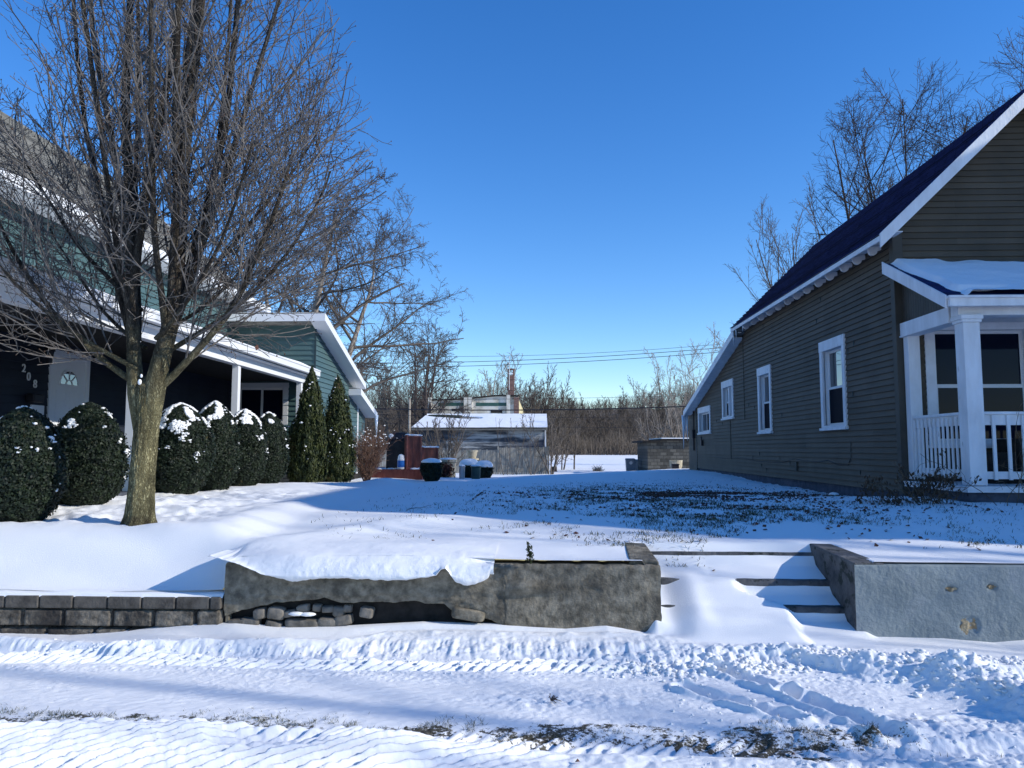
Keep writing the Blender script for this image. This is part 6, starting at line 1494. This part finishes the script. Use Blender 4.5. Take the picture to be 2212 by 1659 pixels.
# multi stemmed shrub in front of the garage, and fence line suckers
p = q(962, 1010, 33.0)
bare('tall_shrub', p.x, 33.0, 2.75, .045, 'bare vase shaped shrub between the deck and the fence', 78, SP(kids=(9, 6, 5, 3), ang=((18, 40), (20, 45), (25, 55), (30, 60)), wob=.07, up=.01, rmin=.006, t0=.2, ln=(.5, .45, .4, .4)), mt='twig_far', mw='twig_far', stems=11, spread=.75, group=None)
for (a, Y_, H, lab, sd_) in ((1092, 48.5, 4.1, 'thin forked sucker left of a pair behind the fence line', 79), (1112, 48.7, 3.6, 'thin forked sucker right of a pair behind the fence line', 80), (1150, 48.6, 4.0, 'wiry sucker clump before the garage right end', 81)):
    p = q(a, 970, Y_)
    bare('sucker', p.x, Y_, H, .03, lab, sd_, SP(kids=(5, 3, 2, 1), ang=((20, 45), (20, 40), (25, 50), (30, 60)), wob=.06, up=.05, rmin=.008, t0=.45, ln=(.4, .4, .4, .4), levels=3), stems=2 if a < 1140 else 6, spread=.2 if a < 1140 else .5, group='suckers along the fence')
# trees behind the brown house
TB_ = SP(kids=(24, 17, 10, 6), ang=((28, 58), (30, 55), (35, 65), (30, 70)), wob=.07, up=.03, rmin=.0055, t0=.25, ln=(.55, .42, .30, .25))
for (a, Y_, H, lab, sd_, st, X_) in ((1990, 19.0, 13.0, 'bare budding tree showing over the brown house roof', 85, 8, None), (2330, 17.0, 14.0, 'bare tree at the upper right corner above the roof', 86, 7, None)):
    p = q(a, 970, Y_)
    cx0, cz0 = (11.2, 9.3) if a < 2100 else (15.2, 10.5)
    bare('bare_tree', cx0, 23.0, H, .10, lab, sd_, TB_, mt='twig_dark', mw='twig_dark', stems=st, spread=.36, group='trees behind the brown house', env=lambda q_, cx0=cx0, cz0=cz0: ((q_[0] - cx0) / 3.1) ** 2 + ((q_[1] - 23) / 3.1) ** 2 + (max(q_[2] - cz0, 0) / 4.3) ** 2 < 1 or q_[2] < 6)
p = q(1815, 970, 36)
bare('bare_tree', p.x, 36.0, 11.5, .12, 'finer bare tree lower down behind the brown house rear roof', 87, SP(kids=(15, 10, 6, 4), ang=((15, 35), (25, 45), (30, 55), (30, 60)), wob=.06, up=.05, rmin=.008, t0=.25, ln=(.5, .42, .35, .3)), mt='twig_far', mw='twig_far', stems=8, spread=.45, group='trees behind the brown house')

# far wood : one mass of trunks and twigs
rs = random.Random(77); Pa = []; Pb = []; Ra = []; Rb = []
protos = []
for s_ in range(5):
    T = Tree(200 + s_, [dict(n=7, wob=.05, up=.05, kids=15, t0=.2, ang=(22, 45), len=.42, rr=.40, end=.12, k=4, fall=.45), dict(n=4, wob=.06, up=.04, kids=9, t0=.1, ang=(22, 48), len=.45, rr=.5, rmin=.020, k=3), dict(n=3, wob=.08, up=.02, kids=4.5, t0=.1, ang=(25, 60), len=.5, rr=.5, rmin=.013, k=3), dict(n=2, wob=.15, up=0, rmin=.010)])
    T.branch((0, 0, 0), (0, 0, 1), 10, .13, 0)
    S = [x_ for l in T.seg for x_ in T.seg[l]]
    protos.append(tuple(np.array([x_[i] for x_ in S]) for i in range(4)))
nt_ = 0
for i in range(420):
    Y_ = rs.uniform(116, 152); X_ = rs.uniform(-45, 45); P0, P1, R0_, R1_ = protos[rs.randrange(5)]
    px = 1167 + 1661 * X_ / Y_
    if px < 700 or px > 1620: continue
    s_ = rs.uniform(.34, .70) * (.72 + .62 * float(vn(np.array([X_ * .11]), np.array([3.0]), 12)[0])); a = rs.uniform(0, 6.28); c, sn = math.cos(a), math.sin(a); Rm = np.array([[c, -sn, 0], [sn, c, 0], [0, 0, 1]]) * s_
    z_ = .6 + 7.4 * float(ss(np.array([Y_]), 118, 150)[0]) * .95 - .3
    off = np.array([X_, Y_, z_]); Pa.append(P0 @ Rm.T + off); Pb.append(P1 @ Rm.T + off); Ra.append(R0_ * 1); Rb.append(R1_ * 1); nt_ += 1
# undergrowth
n = 26000; rsn = np.random.RandomState(5); X_ = rsn.uniform(-48, 48, n); Y_ = rsn.uniform(108, 132, n); z_ = .5 + 7.4 * ss(Y_, 118, 150) - .2
L = rsn.uniform(.8, 3.4, n) * (.6 + .8 * vn(X_ * .25, Y_ * .1, 3)); P0 = np.stack([X_, Y_, z_], 1); P1 = P0 + np.stack([rsn.normal(0, .28, n) * L, rsn.normal(0, .2, n) * L, L], 1)
Pa.append(P0); Pb.append(P1); Ra.append(np.full(n, .035)); Rb.append(np.full(n, .012))
n = 30000; X_ = rsn.uniform(-48, 48, n); Y_ = rsn.uniform(124, 150, n); z_ = .5 + 7.4 * ss(Y_, 118, 150) + rsn.uniform(1, 5.6, n) * (.35 + .8 * vn(X_ * .11, X_ * 0 + 3, 12))
L = rsn.uniform(.5, 1.6, n); P0 = np.stack([X_, Y_, z_], 1); P1 = P0 + np.stack([rsn.normal(0, .35, n) * L, rsn.normal(0, .3, n) * L, L], 1)
Pa.append(P0); Pb.append(P1); Ra.append(np.full(n, .018)); Rb.append(np.full(n, .008))
Pa, Pb, Ra, Rb = np.concatenate(Pa), np.concatenate(Pb), np.concatenate(Ra), np.concatenate(Rb)
V, F = seg_mesh(Pa, Pb, Ra, Rb, 3); print('wood segs', len(Pa), nt_)
tag(npmesh('woods', V, F, M['twig_far']), 'dense mass of bare brown woodland along the far edge of the snowy field', 'woods', kind='stuff')

# ================================================================== OUT OF FRAME: what throws the shade from the right
nb = empty('neighbour_house', (16, 8, .8), 'tall neighbouring house beyond the right edge, shading the porch', 'house')
MB().box(13, 19, 5.3, 10.6, .3, 6.4).box(13.5, 19, 10.6, 15, .3, 3.6).build('wall', M['olive'], nb)
MB().prism([(12.6, 5.0, 6.3), (19.4, 5.0, 6.3), (16.2, 5.0, 11.2)], (0, 6.0, 0)).build('roof', M['greyroof'], nb)
for (x_, y_, H, sd_, lab) in ((21.0, -.6, 15.5, 301, 'bare street tree beyond the right edge of the photo'), (23.0, 1.6, 15.0, 302, 'second bare street tree beyond the right edge of the photo')):
    bare('street_tree', x_, y_, H, .17, lab, sd_, SP(kids=(12, 8, 5, 3), rmin=.007, ang=((25, 50), (30, 55), (35, 65), (30, 70)), t0=.2), mt='twig', mw='twig', stems=1 if sd_ == 301 else 2, z0=0 if y_ < 6 else .6, group='street trees')

# ================================================================== SMALL STUFF ON THE GROUND
rsn = np.random.RandomState(12)
def blades(name, X_, Y_, Z_, L, lean, wdt, m, lab, cat, kind='stuff', seed=0):
    rs = np.random.RandomState(seed); n = len(X_); a = rs.uniform(0, 2 * math.pi, n); L = L * rs.uniform(.5, 1.3, n); ln = lean * rs.uniform(.3, 1.5, n)
    B = np.stack([X_, Y_, Z_ - .008], 1); d = np.stack([np.cos(a) * ln, np.sin(a) * ln, np.ones(n) * np.maximum(.15, 1 - ln * .6)], 1); d /= np.linalg.norm(d, axis=1, keepdims=True)
    s_ = np.stack([-np.sin(a), np.cos(a), a * 0], 1) * wdt; mid = B + d * (L * .55)[:, None]; tip = mid + (d * .7 + np.stack([np.cos(a), np.sin(a), -.15 + a * 0], 1) * .45) * (L * .45)[:, None]
    V = np.stack([B - s_, B + s_, mid + s_ * .7, mid - s_ * .7, mid - s_ * .7, mid + s_ * .7, tip + s_ * .1, tip - s_ * .1], 1).reshape(-1, 3)
    i = np.arange(n)[:, None] * 8; F = np.concatenate([i + np.array([[0, 1, 2, 3]]), i + np.array([[4, 5, 6, 7]])]); 
    return tag(npmesh(name, V, F, m), lab, cat, kind=kind)
n = 380000; X_ = rsn.uniform(-2.5, 6.2, n); Y_ = 7.3 + 14 * rsn.rand(n) ** 1.3
den = np.exp(-((X_ - 1.9) / 2.3) ** 2 - ((Y_ - 11.5) / 4.2) ** 2) + .5 * np.exp(-((X_ - 2.0) / 1.6) ** 2 - ((Y_ - 8.6) / .8) ** 2) + .6 * np.exp(-((X_ - 3.3) / 1.0) ** 2 - ((Y_ - 7.35) / .3) ** 2)
k_ = rsn.rand(n) < den * (fbm(X_ * 1.6, Y_ * 1.6, 4, 6) > -.02) * (.25 + .75 * (fbm(X_ * 7, Y_ * 7, 3, 7) > .1)) * .8
X_, Y_ = X_[k_], Y_[k_]; print('grass', len(X_))
blades('grass', X_, Y_, yard(X_, Y_), .055, .8, .0035, M['grass'], 'sparse grass blades poking through the thin snow of the yard', 'grass', seed=3)
n = 70000; X_ = rsn.uniform(-4.3, 3.0, n); t2 = interp(T2, X_); Y_ = t2 + rsn.normal(.17, .07, n); cl_ = fbm(X_ * 2.3, Y_ * 6, 4, 16)
k_ = (cl_ > .02) & (fbm(X_ * 14, Y_ * 20, 2, 21) > -.05) & (rsn.rand(n) < .55 * (1 - ss(X_, 1.6, 2.6))); X_, Y_ = X_[k_], Y_[k_]
blades('grass', X_, Y_, low(X_, Y_), .036, 1.1, .0017, M['grass'], 'dark grass tufts showing along the wheel track in the street snow', 'grass', seed=4)
# leaves blown over the yard
n = 6500; X_ = np.clip(rsn.normal(2.3, 1.35, n), -1, 5.3); Y_ = 11.6 + rsn.normal(0, 2.0, n); Y_ = np.where(rsn.rand(n) < .45, 12.9 + rsn.normal(0, .5, n), Y_); k_ = (Y_ > 7.2) & (fbm(X_ * 1.5, Y_ * 1.5, 3, 4) > -.12); X_, Y_ = X_[k_], Y_[k_]
C = np.stack([X_, Y_, yard(X_, Y_) + .008], 1); N = np.tile([0, 0, 1.0], (len(C), 1)) ; V, F = leaf_quads(C, N, .021, rsn, 1.2); V[:, 2] = np.maximum(V[:, 2], yard(V[:, 0], V[:, 1]) + .002)
tag(npmesh('fallen_leaves', V, F, M['deadleaf']), 'dark fallen leaves scattered over the thin snow near the brown house', 'leaves', kind='stuff')
# snow crumbs and clods
n = 1500; X_ = rsn.uniform(-4, 3.6, n); Y_ = interp(TOE, X_) + rsn.normal(-.05, .10, n) ; s_ = rsn.uniform(.004, .016, n) * (.6 + ss(X_, .2, 1))
n2 = 500; X2 = rsn.uniform(.7, 4, n2); Y2 = rsn.uniform(3.8, 6.1, n2); s2 = rsn.uniform(.004, .013, n2)
n3 = 170; t_ = rsn.rand(n3); X3 = 2.5 + .8 * t_ + rsn.normal(0, .10, n3); Y3 = 5.62 - 1.0 * t_ + rsn.normal(0, .12, n3); s3 = rsn.uniform(.008, .03, n3)
X_ = np.concatenate([X_, X2, X3]); Y_ = np.concatenate([Y_, Y2, Y3]); s_ = np.concatenate([s_, s2, s3])
V, F = blobs(np.stack([X_, Y_, low(X_, Y_) + s_ * .35], 1), s_, .6, 1, .38, 6); tag(npmesh('snow_clods', V, F, M['snow']), 'loose clods and crumbs of ploughed snow lying along the street', 'snow clods', kind='stuff')
# small fallen twigs and sprigs
def twig(name, a, b, surf, L, lab, seed, n=5, up=.15, r_=.004, m='twig_dark', z=None):
    p = atZ(a, b, z); T = Tree(seed, [dict(n=5, wob=.25, up=0, kids=4, t0=.1, ang=(25, 60), len=.5, rr=.7, rmin=.002, k=4), dict(n=3, wob=.25, up=0, rmin=.0015)])
    for i in range(n):
        an = T.r.uniform(0, 6.28) if n > 1 else 0; T.branch((p.x, p.y, surf(p.x, p.y) + .01), (math.cos(an), math.sin(an) * .6, up), L * T.r.uniform(.6, 1), r_, 0)
    A = T.arrays([0, 1]); tag(npmesh(name, A[0], A[1], M[m]), lab, 'twig', 'twigs lying on the snow')
twig('fallen_twig', 880, 1103, zg, .34, 'thin dark twig lying on the smooth snow right of the trunk', 401, 1, .03, .005, z=.84)
twig('fallen_twig', 1190, 1572 - 52, zl, .07, 'small spiky twig tuft at the dark wheel track', 402, 7, .6, .003, z=.0)
p = atZ(1146, 1203, .70); root = empty('evergreen_sprig', (p.x, p.y, zg(p.x, p.y)), 'tiny dark evergreen sprig poking from the snow above the wall', 'sprig')
T = Tree(9, [dict(n=5, wob=.06, up=0, kids=9, t0=.1, ang=(30, 50), len=.28, rr=.5, rmin=.002), dict(n=2, wob=.1, up=.05, rmin=.002)]); T.branch((p.x, p.y, zg(p.x, p.y) - .02), (-.15, 0, 1), .15, .004, 0); A = T.arrays([0, 1]); npmesh('stem', A[0], A[1], M['twig_dark'], root)
tp = np.array(T.tips + [(p.x - .02 * i / 8, p.y, zg(p.x, p.y) + .14 * i / 8) for i in range(9)]); tp = np.repeat(tp, 14, 0) + rsn.normal(0, .008, (len(tp) * 14, 3)); V, F = leaf_quads(tp, rsn.normal(0, 1, tp.shape), .005, rsn, 2.5); npmesh('needles', V, F, M['arb'], root)
for (a, b, lab) in ((1247, 1642, 'brown curled leaf near the bottom edge of the street snow'), (2042 - 330, 1520 + 82, 'dark leaf on the shaded snow at lower right')):
    p = atZ(a, b, .03); z_ = zl(p.x, p.y) + .006
    tag(MB().add([(p.x - .012, p.y, z_), (p.x, p.y - .012, z_ + .006), (p.x + .014, p.y, z_ + .002), (p.x + .004, p.y + .012, z_ + .012), (p.x, p.y, z_ + .016)], [(0, 1, 4), (1, 2, 4), (2, 3, 4), (3, 0, 4)]).build('fallen_leaf', M['deadleaf'], None), lab, 'leaf')
# dead plants in front of the porch
def deadplant(x, y, n, H, Rr, lab, seed, leafy=True, group='dead plants before the white porch', spread=.9):
    z0 = zg(x, y); root = empty('dead_plant', (x, y, z0), lab, 'plant', group)
    T = Tree(seed, [dict(n=8, wob=.16, up=-.07, kids=3, t0=.3, ang=(20, 60), len=.45, rr=.6, rmin=.0025, k=4), dict(n=4, wob=.2, up=-.08, rmin=.002)])
    for i in range(n):
        a = T.r.uniform(0, 6.28); s_ = T.r.random() * spread
        T.branch((x + T.r.gauss(0, Rr * .5), y + T.r.gauss(0, Rr * .3), z0 - .02), (math.cos(a) * s_, math.sin(a) * s_, 1), H * T.r.uniform(.5, 1.1), .005, 0)
    A = T.arrays([0, 1]); npmesh('stalks', A[0], A[1], M['deadplant'], root)
    if leafy:
        tp = np.array(T.tips); tp = np.repeat(tp, 5, 0) + rsn.normal(0, .03, (len(tp) * 5, 3)); V, F = leaf_quads(tp, rsn.normal(0, 1, tp.shape) * [1, 1, .3], .014, rsn, 2.2, up=1); npmesh('withered_leaves', V, F, M['deadleaf_dark'], root)
deadplant(5.02, 10.25, 46, .62, .28, 'drooping clump of dead brown stems at the porch corner', 501)
deadplant(4.48, 10.35, 16, .36, .16, 'smaller withered clump left of the drooping one', 502)
deadplant(5.95, 9.95, 7, 1.35, .25, 'tall bare crossing stalks in front of the porch post', 503, False, spread=.8)
deadplant(6.6, 9.95, 8, 1.2, .2, 'thin dry stalks with few leaves before the white railing', 504, True, spread=.5)
# stump pieces and brush in the far snow
p = q(1196, 1004, 56); root = empty('tree_stump', (p.x, 56, 0), 'short dark stump in the snow beyond the fence end', 'stump')
MB().lathe((p.x, 56, zg(p.x, 56) - .05), [(.3, 0), (.24, .15), (.23, .42)], 12).build('stump_body', M['twig_dark'], root)
p = q(1290, 1012, 57); twig_shrub('brush_pile', p.x, 57, .55, 1.2, 45, 'small pile of brush lying on the far snow', 'brush', 88, M['twig_pale'], [dict(n=4, wob=.3, up=-.25, kids=3, t0=.1, ang=(20, 60), len=.5, rr=.6, r0=.03, rmin=.015, fall=.3), dict(n=3, wob=.2, up=0, rmin=.012)], spread=1.8)
ah = empty('opposite_house', (6, -16, 0), 'house with a snowy roof across the street, behind the camera', 'house')
MB().box(1, 11, -24, -16, -.1, 3.6).build('wall', M['darkened_wall'], ah)
MB().prism([(.6, -15.5, 3.5), (11.4, -15.5, 3.5), (6, -15.5, 7.6)], (0, -9, 0)).build('roof', M['snow'], ah)
for o in COL.objects:
    if o.parent is not None and o.name.split('.')[0] in ('snow_cap', 'stalks', 'ledge_snow', 'deck_snow', 'rail_snow', 'withered_leaves', 'foliage', 'buds', 'dead_leaves', 'brown_leaves', 'needles'): o['kind'] = 'stuff'
settle()
